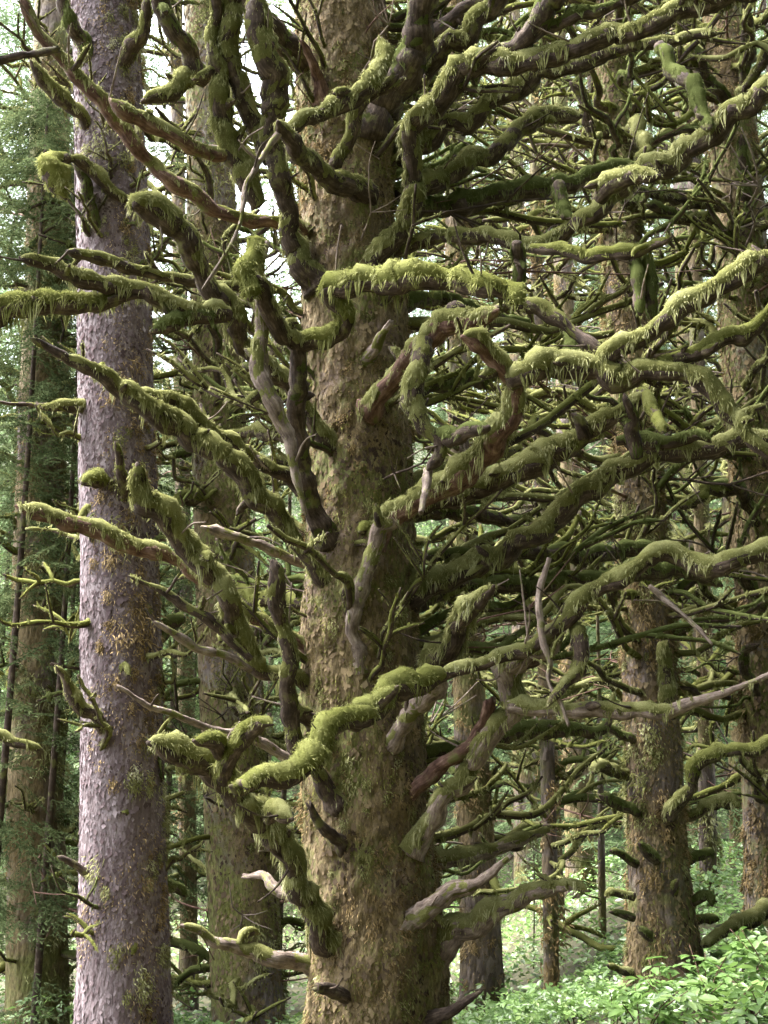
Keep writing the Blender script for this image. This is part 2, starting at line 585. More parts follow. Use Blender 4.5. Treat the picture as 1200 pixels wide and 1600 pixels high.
def limb(parent, base, pts, rad, moss=.8, style='f', wood=None, seed=0, dens=1.0, fringe=1.0, step=.028, wobble=1.0, bare_tip=0.0, flare=False):
    """pts (n,3) world points, rad (n) total radius with moss; base = parent's location"""
    P = np.column_stack([pts, rad])
    if moss < .2:
        step = .016
    Q = catmull(P, step)
    C, rt = Q[:, :3] - np.asarray(base), np.maximum(Q[:, 3], .004)
    s = np.concatenate([[0], np.cumsum(np.linalg.norm(np.diff(C, axis=0), axis=1))])
    end = np.clip(s / .15, 0, 1)[:, None]
    for ax, sd_ in ((0, 1), (1, 2), (2, 3)):
        C[:, ax] += (n1(s * 1.7, seed * 5 + sd_ + 3) * .28 + n1(s * 4.5, seed * 5 + sd_) * .27 + n1(s * 11, seed * 5 + sd_ + 7) * .22) * rt * wobble * end[:, 0]
    kr = np.random.default_rng(seed + 9)
    ks = np.arange(0, s[-1] + .3, .13)
    for ax in range(3):                             # angular kinks where old shoots broke away
        C[:, ax] += np.interp(s, ks, kr.normal(0, .27, len(ks))) * rt * wobble * end[:, 0]
    rt = rt * (1 + .20 * n1(s * 3.5, seed + 31) + .20 * n1(s * 9, seed + 77))
    if moss >= .2:
        rt = rt * np.sqrt(np.clip((s[-1] - s) / np.maximum(rt * 1.6, .01), .06, 1))
    if flare:
        rt = rt * (1 + .55 * np.exp(-s / (rt[0] * 1.1)))
    fw = .95 - .24 * np.clip(moss, 0, 1)
    if bare_tip:
        u = s / s[-1]
        fade = np.clip((u - (1 - bare_tip)) / .06, 0, 1)
        rw = rt * (fw + (1 - fw) * fade * .5)
        rtm = np.where(fade > .5, rw * .8, rt)
    else:
        rw, rtm = rt * fw, rt
    o = obj('branch', wood_mesh('branch', C, rw, seed, 14 if moss < .2 else 10, moss < .2), wood or WOOD, parent)
    if moss > .08:
        mo = moss_mesh('moss', C, rw, rtm, moss, style, seed + 1000, dens, fringe)
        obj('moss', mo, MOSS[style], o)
    return o


def px_limb(parent, base, Y0, d0, d1, px, r, **kw):
    """limb through photograph pixels px [(x, y)], its depth running from Y0+d0 to Y0+d1; r = radii in px spread along it"""
    px = np.asarray(px, float)
    s = np.concatenate([[0], np.cumsum(np.hypot(*np.diff(px, axis=0).T))])
    u = s / s[-1]
    pts, rad = [], []
    rr = np.interp(u, np.linspace(0, 1, len(r)), r)
    for (x, y), q, ri in zip(px, u, rr):
        p, mpp = at(x, y, Y0 + d0 + (d1 - d0) * q)
        pts.append(p)
        rad.append(ri * mpp)
    return limb(parent, base, np.array(pts), np.array(rad), **kw)


# ------------------------------------------------------------------ trunks
def trunk_mesh(name, pts, rad, base, seed, k=72, step=.05, lumps=.06, fine=.02, flare=0., burl=0.):
    BASE[0] = tuple(base)
    Q = catmull(np.column_stack([pts, rad]), step)
    C, r = Q[:, :3] - np.asarray(base), Q[:, 3]
    h = C[:, 2] - C[:, 2].min()

    def rf(nn):
        P = C[:, None, :] + nn * r[:, None, None]
        q = P.reshape(-1, 3)
        b = lumps * noise(q * np.array([2.2, 2.2, 1.2]), seed) + fine * (
            noise(q * np.array([8, 8, 5.]), seed + 1) + .7 * noise(q * np.array([19, 19, 10.]), seed + 2)
            + .55 * noise(q * np.array([36, 36, 24.]), seed + 3) - .6 * np.clip(noise(q * np.array([11, 11, 7.]), seed + 4) - .25, 0, 1) * 2)
        out = r[:, None] * (1 + b.reshape(nn.shape[:2]))
        if flare:
            th = np.arctan2(nn[..., 1], nn[..., 0])
            out = out * (1 + flare * np.exp(-h / .45)[:, None] * (1 + .35 * np.sin(th * 5 + seed)))
        return out
    V, F, tr, nn = tube(C, rf, k)
    return mesh(name, V, [F, tr], True), V[:len(C) * k].reshape(len(C), k, 3), nn


def seen(root, N, base):
    """on the side of a trunk that faces this part of the wood, not far above head height"""
    w = root + np.asarray(base)
    v = unit(np.array([0., 0., CAMZ]) - w)
    el = (w[:, 2] - CAMZ) / np.maximum(w[:, 1], .1)
    return ((N * v).sum(1) > -.3) & (el < .92)


def trunk_moss(name, G, nn, seed, dens, cover, length=.035, width=.008, patch=1.4, tone0=.45, mask_fn=None):
    """short strands combed down the trunk, in patches"""
    rng = np.random.default_rng(seed)
    n, k = G.shape[:2]
    per = np.linalg.norm(G[n // 2, 0] - G[n // 2, k // 2]) * math.pi
    hgt = np.linalg.norm(G[-1, 0] - G[0, 0])
    cnt = int(per * hgt * dens)
    i, j = rng.integers(0, n - 1, cnt), rng.integers(0, k, cnt)
    a, b = rng.random((cnt, 1)), rng.random((cnt, 1))
    j2 = (j + 1) % k
    root = (G[i, j] * (1 - a) + G[i, j2] * a) * (1 - b) + (G[i + 1, j] * (1 - a) + G[i + 1, j2] * a) * b
    mk = noise(root * patch, seed) * .9 + .35 * noise(root * patch * 4, seed + 1)
    if mask_fn is not None:
        mk = mk + mask_fn(root, nn[i, j])
    keep = (mk > (1 - 2 * cover) * .75) & seen(root, nn[i, j], BASE[0])
    i, j, root = i[keep], j[keep], root[keep]
    cnt = len(i)
    N = nn[i, j]
    cl = np.clip(.8 + .9 * noise(root * np.array([12, 12, 5.]), seed + 4), .25, 2)
    d = unit(N * .8 + np.array([0, 0, -.75]) + rng.normal(0, .5, (cnt, 3)))
    w = unit(np.cross(d, N) + rng.normal(0, .3, (cnt, 3)))
    V, F, t = blades(root - N * .004, d, w, length * cl * rng.uniform(.6, 1.4, cnt), rng.uniform(.6, 1.3, cnt) * width, rng, .4, tone0 + .22 * (cl - .9))
    return mesh(name, V, [F], True, t)


def trunk_tufts(name, G, nn, seed, count, size, bias=None, tone0=.5, width=.007, per=70, gshift=0.):
    """ragged cushions of moss standing out from a trunk, their lower edge hanging"""
    rng = np.random.default_rng(seed)
    n, k = G.shape[:2]
    m = count * 6
    i, j = rng.integers(2, n - 3, m), rng.integers(0, k, m)
    sc = rng.random(m) + noise(G[i, j] * 1.1, seed) * .8
    if bias is not None:
        sc = sc + bias(G[i, j], nn[i, j])
    sc[~seen(G[i, j], nn[i, j], BASE[0])] = -9
    count = min(int(count * .6), int((sc > -8).sum()))
    o = np.argsort(-sc)[:count]
    i, j = i[o], j[o]
    c, N = G[i, j], nn[i, j]
    S = size * rng.lognormal(-.1, .4, count)
    c, N, S = np.repeat(c, per, 0), np.repeat(N, per, 0), np.repeat(S, per)
    q = count * per
    up = np.array([0, 0, 1.])
    side = unit(np.cross(up, N))
    a, b = rng.normal(0, .55, q), rng.normal(0, .8, q)
    rad = np.clip(1 - (a * a + b * b * .5) * .45, .05, 1)
    root = c + side * (a * S)[:, None] + up * (b * S)[:, None] + N * (S * .45 * rad - .01)[:, None]
    d = unit(N * (.35 + .5 * rng.random(q))[:, None] + np.array([0, 0, -1.]) * (.3 + .6 * rng.random(q))[:, None] + rng.normal(0, .45, (q, 3)))
    w = unit(np.cross(d, N) + rng.normal(0, .3, (q, 3)))
    V, F, t = blades(root, d, w, S * rng.uniform(.35, .9, q), rng.uniform(.6, 1.4, q) * width, rng, .5, tone0 + np.repeat(rng.normal(0, .12, count), per))
    return mesh(name, V, [F], True, t)


def flakes(name, G, nn, seed, dens, size=.016, mask=None):
    """curling bark scales standing a little off the trunk"""
    rng = np.random.default_rng(seed)
    n, k = G.shape[:2]
    per = np.linalg.norm(G[n // 2, 0] - G[n // 2, k // 2]) * math.pi
    hgt = np.linalg.norm(G[-1, 0] - G[0, 0])
    cnt = int(per * hgt * dens)
    i, j = rng.integers(0, n - 1, cnt), rng.integers(0, k, cnt)
    a, b = rng.random((cnt, 1)), rng.random((cnt, 1))
    j2 = (j + 1) % k
    root = (G[i, j] * (1 - a) + G[i, j2] * a) * (1 - b) + (G[i + 1, j] * (1 - a) + G[i + 1, j2] * a) * b
    N = nn[i, j]
    vis = seen(root, N, BASE[0])
    root, N = root[vis], N[vis]
    cnt = len(root)
    up = np.array([0, 0, 1.]) + rng.normal(0, .35, (cnt, 3))
    tz = unit(up - N * (up * N).sum(1, keepdims=True))
    tx = np.cross(tz, N)
    fs = size * np.clip(rng.lognormal(-.15, .42, cnt), .35, 1.7)
    W = (rng.uniform(.5, 1.2, cnt) * fs)[:, None]
    H = (rng.uniform(.8, 2.0, cnt) * fs)[:, None]
    lift = (rng.uniform(.08, .5, cnt) * fs)[:, None]
    top = root + tz * H + N * .001
    V = np.stack([root - tx * W + N * lift * .6, root - tz * H * .9 + N * lift * 1.4, root + tx * W + N * lift * .6, top, root + N * lift * .5], 1).reshape(-1, 3)
    q = np.arange(cnt)[:, None] * 5
    F = np.concatenate([q + np.array([[4, 0, 1]]), q + np.array([[4, 1, 2]]), q + np.array([[4, 2, 3]]), q + np.array([[4, 3, 0]])])
    t = np.repeat(np.clip(.36 + .13 * rng.normal(size=cnt) + .35 * noise(root * np.array([5, 5, 2.]), seed), .02, .95), 5)
    return mesh(name, V, [F], False, t)


def px_trunk(Y, rows, ground, top_extra=6.0):
    """rows (x, y, halfwidth) from the ground up in photograph pixels"""
    pts, rad = [], []
    for x, y, hw in rows:
        p, mpp = at(x, y, Y)
        pts.append(p)
        rad.append(hw * mpp)
    p0 = pts[0].copy()
    if p0[2] > ground:
        p0[2] = ground - .25
        pts.insert(0, p0)
        rad.insert(0, rad[0] * 1.06)
    d = unit(pts[-1] - pts[-2])
    d[:2] *= .4
    pts.append(pts[-1] + unit(d) * top_extra)
    rad.append(rad[-1] * .72)
    return np.array(pts), np.array(rad)


# ------------------------------------------------------------------ ground
def ground_z(x, y):
    x, y = np.asarray(x, float), np.asarray(y, float)
    sm = lambda a, b, v: np.clip((v - a) / (b - a), 0, 1) ** 2 * (3 - 2 * np.clip((v - a) / (b - a), 0, 1))
    hollow = -1.0 * sm(8.2, 13.5, y) * (1 - sm(.8, 3.4, x))
    bank = .20 * np.clip(x - 2.2, 0, 8) * sm(6, 9, y) * (1 - .4 * sm(14, 22, y))
    rise = .40 * np.clip(y - 24, 0, 200) * sm(22, 34, y)
    return -.08 + hollow + bank + rise


def build_ground():
    xs = np.concatenate([np.linspace(-90, -14, 24), np.linspace(-12, 12, 61), np.linspace(14, 90, 24)])
    ys = np.concatenate([np.linspace(-60, -4, 12), np.linspace(-2, 30, 81), np.linspace(32, 140, 30)])
    X, Yg = np.meshgrid(xs, ys)
    q = np.stack([X.ravel(), Yg.ravel(), np.zeros(X.size)], 1)
    Z = ground_z(q[:, 0], q[:, 1]) + .07 * noise(q * .9) + .03 * noise(q * 3)
    V = np.stack([q[:, 0], q[:, 1], Z], 1)
    n, m = len(ys), len(xs)
    i, j = np.meshgrid(np.arange(n - 1), np.arange(m - 1), indexing='ij')
    a = (i * m + j).ravel()
    F = np.stack([a, a + 1, a + m + 1, a + m], 1)
    return obj('ground', mesh('ground', V, [F], True), SOIL, None, 'structure')


build_ground()


def base_of(pts):
    return Vector((pts[0][0], pts[0][1], float(ground_z(pts[0][0], pts[0][1]))))


# ------------------------------------------------------------------ main tree
YM = 7.7
rows = [(590, 1640, 112), (587, 1500, 107), (572, 1300, 98), (566, 1150, 94), (565, 1000, 92), (562, 800, 83), (560, 600, 78), (545, 400, 77), (539, 200, 73), (533, 0, 68), (528, -160, 64)]
pts, rad = px_trunk(YM, rows, -.08, 4)
MB = base_of(pts)
pts_main, rad_main = pts, rad
main = thing('spruce_tree', 'big mossy spruce in the middle with tangled twisting moss-hung branches', 'tree', MB)
me, G, NN = trunk_mesh('trunk', pts, rad, MB, 3, 160, .030, .10, .055, .12)
main_trunk = obj('trunk', me, BARK_MAIN, main)
obj('moss', trunk_moss('moss', G, NN, 5, 3300, .62, .022, .0065, 1.5), MOSS['t'], main_trunk, None)
obj('moss', trunk_moss('moss', G, NN, 6, 2600, .46, .030, .0065, 1.2, .5), MOSS['g'], main_trunk, None)

obj('moss', trunk_tufts('moss', G, NN, 61, 620, .038, None, .42, .006, 50), MOSS['t'], main_trunk)
obj('moss', trunk_tufts('moss', G, NN, 62, 340, .036, None, .45, .006, 60), MOSS['f'], main_trunk)

obj('bark_flakes', flakes('bark_flakes', G, NN, 71, 1300, .0125), FLAKE_BROWN, main_trunk, 'stuff')

# (d0, d1, radii, moss, style, wood, points, options)
M = []


def b(d0, d1, r, moss, style, pxs, wood=None, **kw):
    M.append((d0, d1, r, moss, style, pxs, wood, kw))


# --- right side, from the ground up
b(-.22, -.6, [19, 17, 15, 8, 4], .12, 'f', [(600, 1490), (650, 1440), (690, 1405), (735, 1385), (770, 1362), (798, 1338)], WOOD_PALE)
b(-.05, -.5, [30, 22, 20, 18, 14, 7], .85, 'f', [(668, 1500), (695, 1472), (725, 1452), (770, 1425), (830, 1395), (890, 1384), (918, 1394)], WOOD_PALE, wobble=.5)
b(.05, .4, [15, 14, 11, 6], .75, 'f', [(655, 1350), (700, 1344), (750, 1333), (800, 1318), (862, 1294)], WOOD_PALE, wobble=.5)
b(-.28, -.9, [18, 16, 16, 17, 18, 22, 20, 17, 8], .72, 'f', [(640, 1332), (680, 1280), (715, 1235), (745, 1190), (775, 1145), (800, 1108), (797, 1072), (785, 1042), (820, 1030), (855, 1002), (880, 978), (897, 958)], WOOD_PALE, fringe=1.2)
b(-.24, -.6, [12, 11, 10, 8], .06, 'f', [(637, 1247), (680, 1205), (725, 1165), (752, 1130), (765, 1095)], WOOD_RED)
b(-.30, -.85, [13, 14, 18], .2, 'f', [(612, 1162), (640, 1122), (668, 1085), (690, 1056)], WOOD_PALE)
b(-.85, -1.7, [17, 20, 22, 21, 20, 19, 13], 1.0, 'c', [(690, 1054), (655, 1074), (612, 1072), (600, 1098), (555, 1112), (522, 1148), (492, 1192), (455, 1217), (400, 1221), (352, 1226)])
b(-.85, -1.2, [12, 11, 13, 15, 15, 14, 18, 20], .85, 'f', [(690, 1056), (740, 1040), (790, 1021), (840, 1000), (870, 976), (905, 945), (960, 908), (1012, 876), (1045, 868), (1085, 882), (1130, 890), (1175, 868), (1235, 850)])
b(-.1, -1.1, [14, 18, 18, 17, 8], .95, 'f', [(650, 1078), (668, 1052), (690, 1022), (717, 983), (742, 948), (772, 914)], WOOD, fringe=1.7)
b(-.10, -.9, [22, 20, 18, 18, 19, 18, 17, 15, 14], .85, 'f', [(640, 935), (700, 910), (760, 880), (820, 848), (870, 812), (920, 772), (970, 736), (1000, 718), (1060, 708), (1130, 700), (1215, 672)], fringe=1.1)
b(.1, .7, [15, 13, 13, 14, 14, 10], .8, 'd', [(645, 938), (720, 920), (790, 915), (840, 916), (900, 910), (960, 905), (1050, 890), (1122, 916)])
b(.2, .8, [10, 10, 11, 14, 15, 7], .75, 'd', [(640, 872), (740, 868), (800, 862), (860, 866), (940, 856), (1000, 858), (1040, 866)])
b(-.30, -.9, [13, 15, 16, 19, 21, 20, 16, 10], .95, 'f', [(600, 825), (650, 800), (690, 776), (740, 762), (800, 734), (850, 715), (900, 690), (950, 662), (985, 638), (1012, 615)])
b(.2, .6, [11, 13, 13, 8], .7, 'd', [(640, 808), (690, 803), (750, 810), (800, 818), (832, 815)])
b(-.34, -1.5, [19, 20, 21, 25, 22, 18, 17, 16, 15], .95, 'f', [(585, 850), (610, 815), (640, 785), (690, 757), (735, 728), (772, 694), (795, 652), (798, 610), (768, 558), (742, 526), (722, 512)], WOOD_RED, fringe=1.2)
b(-1.3, -1.6, [18, 22, 22, 17, 16, 14, 8], .95, 'f', [(795, 600), (850, 576), (900, 572), (960, 588), (1040, 588), (1090, 600), (1130, 640), (1180, 690), (1215, 720)])
b(-.32, -1.2, [17, 15, 17, 20, 19, 14], .75, 'f', [(575, 645), (600, 612), (625, 582), (648, 552), (668, 525), (698, 502), (740, 502), (785, 485)], WOOD_RED)
b(-.9, -1.0, [16, 15, 16, 15, 12, 8], .45, 'f', [(662, 530), (658, 585), (645, 622), (655, 655), (682, 680), (682, 712), (668, 734)])
b(-.95, -1.3, [12, 12, 12], .8, 'd', [(682, 680), (720, 678), (760, 662)])
b(-.28, -1.5, [16, 18, 20, 18, 16, 14], .9, 'f', [(580, 415), (618, 362), (645, 312), (650, 262), (636, 215), (660, 188), (690, 150), (722, 106), (752, 100), (800, 100), (860, 84), (920, 68), (985, 50), (1040, 27), (1100, 6), (1190, -5)], fringe=1.2)
b(.1, .4, [16, 16, 16, 17, 14, 9], .9, 'd', [(640, 328), (700, 320), (760, 310), (830, 300), (900, 284), (960, 264), (1004, 260)])
b(0., .3, [16, 15, 16, 15, 12], .85, 'f', [(630, 315), (660, 300), (700, 280), (742, 250), (792, 215), (822, 196), (862, 180), (905, 182)])
b(.0, -.5, [15, 14, 15, 15, 11, 8], .85, 'f', [(625, 255), (657, 232), (702, 202), (750, 178), (800, 142), (850, 112), (900, 98), (983, 72), (1050, 62), (1120, 52)])
b(-.1, -.6, [20, 17, 16, 15], .8, 'f', [(600, 175), (648, 114), (680, 92), (718, 66), (768, 20), (800, -25)])
b(-.20, -.7, [28, 27, 25, 22], .35, 'd', [(575, 210), (600, 165), (625, 125), (642, 80), (652, 30), (664, -40)])
b(-.15, -.5, [15, 14, 13], .35, 'd', [(640, 80), (690, 45), (740, 10), (780, -30)])
b(-.8, -1.2, [16, 18, 20], .6, 'd', [(730, 112), (790, 80), (832, 50), (866, 8), (885, -40)])
b(-1.0, -1.2, [8, 11, 10], .9, 'd', [(842, 52), (868, 42), (917, 20), (967, 10), (1010, -6)])
b(-.2, -1.6, [11, 12, 12, 16, 19, 19, 18, 17], .92, 'f', [(605, 392), (680, 372), (750, 368), (800, 382), (850, 381), (900, 350), (945, 318), (1008, 275), (1082, 232), (1136, 192), (1200, 148), (1260, 108)], fringe=1.2)
b(-1.2, -1.5, [14, 15, 14], .9, 'f', [(935, 312), (962, 288), (1000, 280), (1038, 276)])
b(-.9, -1.4, [9, 11, 11, 7], .9, 'c', [(830, 388), (885, 394), (930, 404), (985, 396), (1055, 366)])
b(-1.35, -1.8, [17, 18, 17, 14], .9, 'f', [(930, 575), (968, 548), (1033, 502), (1090, 466), (1133, 443), (1183, 417), (1240, 390)], fringe=1.3)
b(-.9, -.6, [13, 12, 12], .9, 'd', [(808, 378), (806, 430), (800, 478)])
b(-1.4, -1.6, [13, 13, 14, 12], .95, 'c', [(1020, 580), (1075, 560), (1130, 536), (1180, 522), (1230, 470)])
b(-1.2, -1.2, [10, 12, 11], .9, 'd', [(1012, 400), (1014, 450), (1016, 505)])
b(-1.2, -1.3, [9, 11, 10], .5, 'd', [(990, 398), (998, 450), (1002, 500)])
b(-.9, -1.4, [11, 13, 12, 9], .6, 'd', [(1030, 72), (1066, 118), (1090, 160), (1108, 204)])
b(-.7, -.8, [11, 13, 11], .6, 'd', [(872, 290), (878, 325), (876, 350)])
b(-.8, -1.3, [13, 13, 14, 9, 6, 4], .75, 'f', [(795, 1105), (877, 1110), (930, 1106), (985, 1107), (1030, 1110), (1100, 1093), (1215, 1050)], WOOD_PALE, bare_tip=.42)
b(.05, .5, [14, 13, 14, 14, 10], .8, 'd', [(655, 1185), (720, 1172), (800, 1156), (850, 1144), (933, 1138), (958, 1126)])
b(-.25, -.5, [11, 8, 3], .0, 'f', [(670, 1594), (712, 1575), (752, 1548)], WOOD)
b(-1.0, -1.1, [4, 5, 5, 4, 3], .05, 'f', [(858, 872), (844, 925), (848, 985), (860, 1032), (858, 1062), (872, 1092), (887, 1132)], WOOD_PALE)
b(-.95, -1.1, [9, 13, 11, 5], .7, 'f', [(893, 972), (904, 1010), (902, 1038), (886, 1068), (858, 1104)])
b(-1.0, -1.2, [4, 5, 4, 2], .0, 'f', [(1015, 915), (1050, 945), (1085, 980), (1112, 1006)], WOOD_PALE)
b(-1.1, -1.4, [13, 12, 9, 5], .6, 'f', [(798, 470), (850, 492), (900, 522), (960, 564), (1038, 606)], WOOD, bare_tip=.5)
b(-.34, -.5, [11, 13, 12, 14], .45, 'f', [(564, 1052), (558, 1000), (552, 955), (562, 910), (577, 868), (600, 826), (632, 792)], WOOD_PALE)
b(-.4, -.55, [9, 10, 7], .9, 'f', [(553, 956), (540, 934), (538, 912)])
b(-.3, -.45, [9, 10, 8], .8, 'c', [(585, 835), (570, 826), (560, 832)])
b(-1.15, -.9, [14, 13, 10], .8, 'd', [(895, 575), (888, 540), (880, 505)], WOOD)
b(-.95, -1.1, [9, 11, 9, 4], .5, 'd', [(996, 716), (992, 680), (984, 645), (976, 615)])
b(-.8, -1.3, [10, 10, 8], .85, 'c', [(1000, 612), (1020, 640), (1040, 680)])
b(-.6, -.9, [9, 12, 12, 8], .9, 'd', [(965, 690), (1030, 690), (1090, 684), (1110, 690)])
b(-.28, -.6, [10, 9, 5], .15, 'f', [(572, 566), (592, 535), (610, 505)], WOOD_PALE)
b(-.9, -1.3, [7, 6, 4], .1, 'f', [(668, 735), (664, 775), (658, 800)], WOOD_PALE)
b(.1, 1.0, [12, 12, 11, 7], .85, 'f', [(640, 760), (700, 730), (760, 716), (820, 700)])
b(.15, 1.2, [11, 12, 12, 8], .85, 'd', [(640, 610), (700, 600), (760, 590), (840, 600)])
b(.15, 1.0, [11, 12, 12, 8], .85, 'c', [(650, 1010), (710, 1000), (780, 960), (850, 950), (890, 930)])
b(.2, 1.4, [11, 12, 11, 8], .85, 'd', [(625, 480), (690, 470), (760, 500), (830, 505)])

# --- left side, from the ground up
b(-.25, -1.3, [22, 20, 19, 22, 23, 21, 21, 22, 18], .97, 'f', [(525, 1490), (490, 1440), (465, 1390), (455, 1340), (435, 1300), (410, 1275), (372, 1248), (340, 1213), (300, 1184), (268, 1166), (236, 1160)], WOOD, fringe=1.3)
b(-1.15, -1.5, [15, 15, 18, 19, 12], 1.0, 'c', [(352, 1222), (348, 1190), (372, 1152), (402, 1132), (424, 1134)], fringe=1.6)
b(-1.25, -1.5, [13, 15, 13], 1.0, 'c', [(345, 1180), (325, 1162), (300, 1156)])
b(-.95, -1.2, [11, 15, 14], 1.0, 'f', [(418, 1282), (440, 1272), (462, 1278)])
b(-.28, -.55, [11, 9, 5], .0, 'f', [(545, 1336), (515, 1308), (496, 1285), (482, 1258)], WOOD)
b(-.28, -.6, [12, 10, 8], .0, 'f', [(552, 1574), (525, 1556), (500, 1540)], WOOD)
b(-.1, -.5, [13, 12, 11, 9, 6], .35, 'f', [(490, 1508), (440, 1494), (400, 1486), (350, 1470), (318, 1456), (283, 1446)], WOOD_PALE)
b(-.28, -1.0, [16, 14, 14, 15, 14, 14, 16, 10], .6, 'f', [(534, 1262), (505, 1222), (478, 1190), (460, 1148), (453, 1100), (449, 1050), (446, 985), (434, 932), (421, 876)], WOOD)
b(-.28, -.5, [13, 12], .05, 'f', [(512, 1166), (485, 1135), (462, 1108)], WOOD)
b(-.1, -.9, [12, 12, 16, 17, 18, 19, 21, 17], .95, 'f', [(500, 1080), (460, 1062), (425, 1050), (400, 1040), (377, 1000), (350, 943), (327, 893), (283, 843), (240, 803), (222, 770), (214, 732)], WOOD)
b(-.1, -.6, [12, 11, 10, 12, 15, 16, 10], .7, 'f', [(495, 1018), (450, 996), (400, 966), (350, 930), (300, 892), (250, 870), (190, 845), (110, 816), (60, 800), (24, 786)], WOOD_RED, fringe=1.3)
b(-.05, -.7, [10, 8, 6, 5, 3], .18, 'f', [(488, 1196), (450, 1184), (400, 1156), (333, 1140), (283, 1120), (233, 1103), (184, 1074)], WOOD_PALE)
b(-.6, -.9, [7, 9, 7, 3], .6, 'f', [(392, 1030), (350, 988), (300, 955), (260, 930), (200, 900)], WOOD)
b(-.6, -1.0, [6, 7, 7, 4], .45, 'f', [(392, 1046), (352, 1026), (310, 1014), (280, 994), (240, 972)], WOOD_PALE)
b(.0, -.3, [8, 8, 8, 10], .5, 'f', [(485, 884), (430, 866), (380, 842), (340, 826), (306, 818)], WOOD_PALE)
b(-.25, -1.2, [16, 12, 14, 18, 20, 20, 17, 9, 6], .95, 'f', [(528, 918), (508, 905), (468, 856), (420, 800), (385, 758), (340, 715), (280, 672), (220, 630), (165, 598), (112, 566), (78, 544), (46, 526)], WOOD, fringe=1.2, bare_tip=.14)
b(-.15, -.8, [13, 12, 13, 14, 12], .9, 'f', [(498, 800), (450, 757), (400, 717), (360, 688), (317, 657), (267, 630), (205, 606)])
b(-.27, -1.1, [17, 15, 14, 15, 16, 15], .3, 'd', [(512, 838), (488, 785), (476, 700), (467, 620), (464, 560), (462, 535)], WOOD)
b(-1.05, -1.5, [17, 18, 17, 12], .9, 'f', [(468, 545), (443, 517), (420, 480), (412, 455), (398, 432)], fringe=1.4)
b(-1.35, -1.5, [12, 16, 14], 1.0, 'c', [(412, 384), (392, 384), (383, 420), (390, 466)], fringe=1.8)
b(-1.05, -1.9, [15, 17, 17, 22, 22, 18, 20, 19, 15], 1.0, 'c', [(462, 540), (500, 536), (528, 524), (532, 490), (522, 448), (560, 440), (620, 438), (690, 436), (740, 447), (790, 462), (812, 478)], fringe=1.7)
b(-.2, -1.0, [19, 18, 17, 18, 19, 22, 20, 18], .62, 'f', [(500, 450), (470, 412), (455, 370), (448, 322), (432, 275), (420, 235), (430, 185), (420, 118), (405, 60), (394, -20)], WOOD)
b(-.05, -.6, [24, 24, 22, 20], .5, 'd', [(520, 146), (467, 88), (430, 52), (398, 22), (370, -15)])
b(-.5, -.9, [16, 18, 17, 14, 11, 11], .9, 'f', [(404, 322), (388, 280), (368, 240), (352, 200), (342, 150), (337, 90), (336, 40), (340, -30)], fringe=1.0)
b(-.5, -.9, [17, 17, 16, 14], .85, 'f', [(424, 250), (390, 195), (366, 140), (360, 70), (366, 10), (372, -40)])
b(-.2, -1.2, [11, 12, 14, 13, 13, 12, 11, 10], .7, 'f', [(480, 362), (430, 350), (385, 342), (350, 330), (285, 293), (247, 263), (213, 227), (187, 193), (165, 160), (130, 128), (100, 96), (70, 62), (30, -10)], WOOD_RED)
b(-.6, -1.0, [10, 11, 13, 14, 9], .65, 'f', [(362, 238), (330, 242), (270, 208), (240, 194), (200, 175), (172, 152)], WOOD_RED)
b(-.25, -1.4, [12, 12, 13, 16, 18, 19, 19, 21, 20], .8, 'f', [(526, 702), (500, 676), (467, 632), (433, 588), (384, 533), (360, 497), (333, 450), (308, 410), (288, 376), (258, 344), (230, 322), (202, 334)], WOOD, fringe=1.2)
b(-1.0, -1.5, [14, 14, 16, 15, 14, 10], .95, 'f', [(358, 494), (283, 480), (233, 463), (167, 443), (110, 428), (83, 420), (34, 404)], fringe=1.3)
b(-1.0, -1.2, [12, 14, 12], .95, 'd', [(352, 492), (300, 502), (234, 514)])
b(-.6, -1.2, [9, 8, 8, 11, 10], .6, 'f', [(400, 458), (310, 442), (260, 433), (200, 420), (140, 405), (104, 393)], WOOD)
b(-1.3, -1.1, [6, 7, 13, 15, 12, 6, 5], .5, 'f', [(416, 378), (408, 430), (403, 500), (406, 560), (412, 618), (430, 648), (450, 680), (462, 740), (478, 806)], WOOD_PALE, fringe=.8)
b(-1.2, -1.4, [5, 4, 4, 3, 2], .12, 'f', [(444, 198), (410, 242), (388, 282), (378, 342), (352, 398), (316, 452)], WOOD_PALE)
b(-.6, -1.0, [13, 15, 17, 15], .6, 'd', [(322, 128), (305, 98), (278, 50), (254, 10), (240, -30)])
b(-.6, -.8, [10, 15, 11, 11], .8, 'f', [(322, 130), (292, 118), (266, 144), (224, 160)])
b(-.3, -1.3, [16, 17, 17, 16, 10], .7, 'f', [(572, 304), (534, 284), (507, 272), (462, 234), (444, 212), (434, 190)], fringe=1.2)
b(-.55, -.8, [13, 13, 12, 12], .85, 'f', [(523, 262), (543, 208), (566, 168), (592, 145), (622, 118)], fringe=1.3)
b(-1.0, -.8, [11, 13, 13, 14, 12, 9], .95, 'f', [(446, 208), (500, 184), (550, 154), (585, 128), (600, 96), (597, 58)], fringe=1.3)
b(.2, .9, [11, 12, 11, 7], .85, 'd', [(490, 560), (440, 545), (400, 560), (360, 600)])
b(.2, .9, [11, 12, 11, 7], .85, 'f', [(490, 690), (440, 680), (380, 678), (345, 690)], WOOD)
b(.2, 1.2, [10, 11, 11, 8], .85, 'c', [(490, 950), (440, 930), (400, 940), (370, 900)])
b(.1, .6, [9, 8, 8, 4], .1, 'f', [(490, 1420), (450, 1400), (420, 1376), (380, 1370)], WOOD_PALE)
b(-.25, -.5, [10, 8, 4], .05, 'f', [(508, 158), (495, 110), (478, 80), (470, 68)], WOOD_RED)

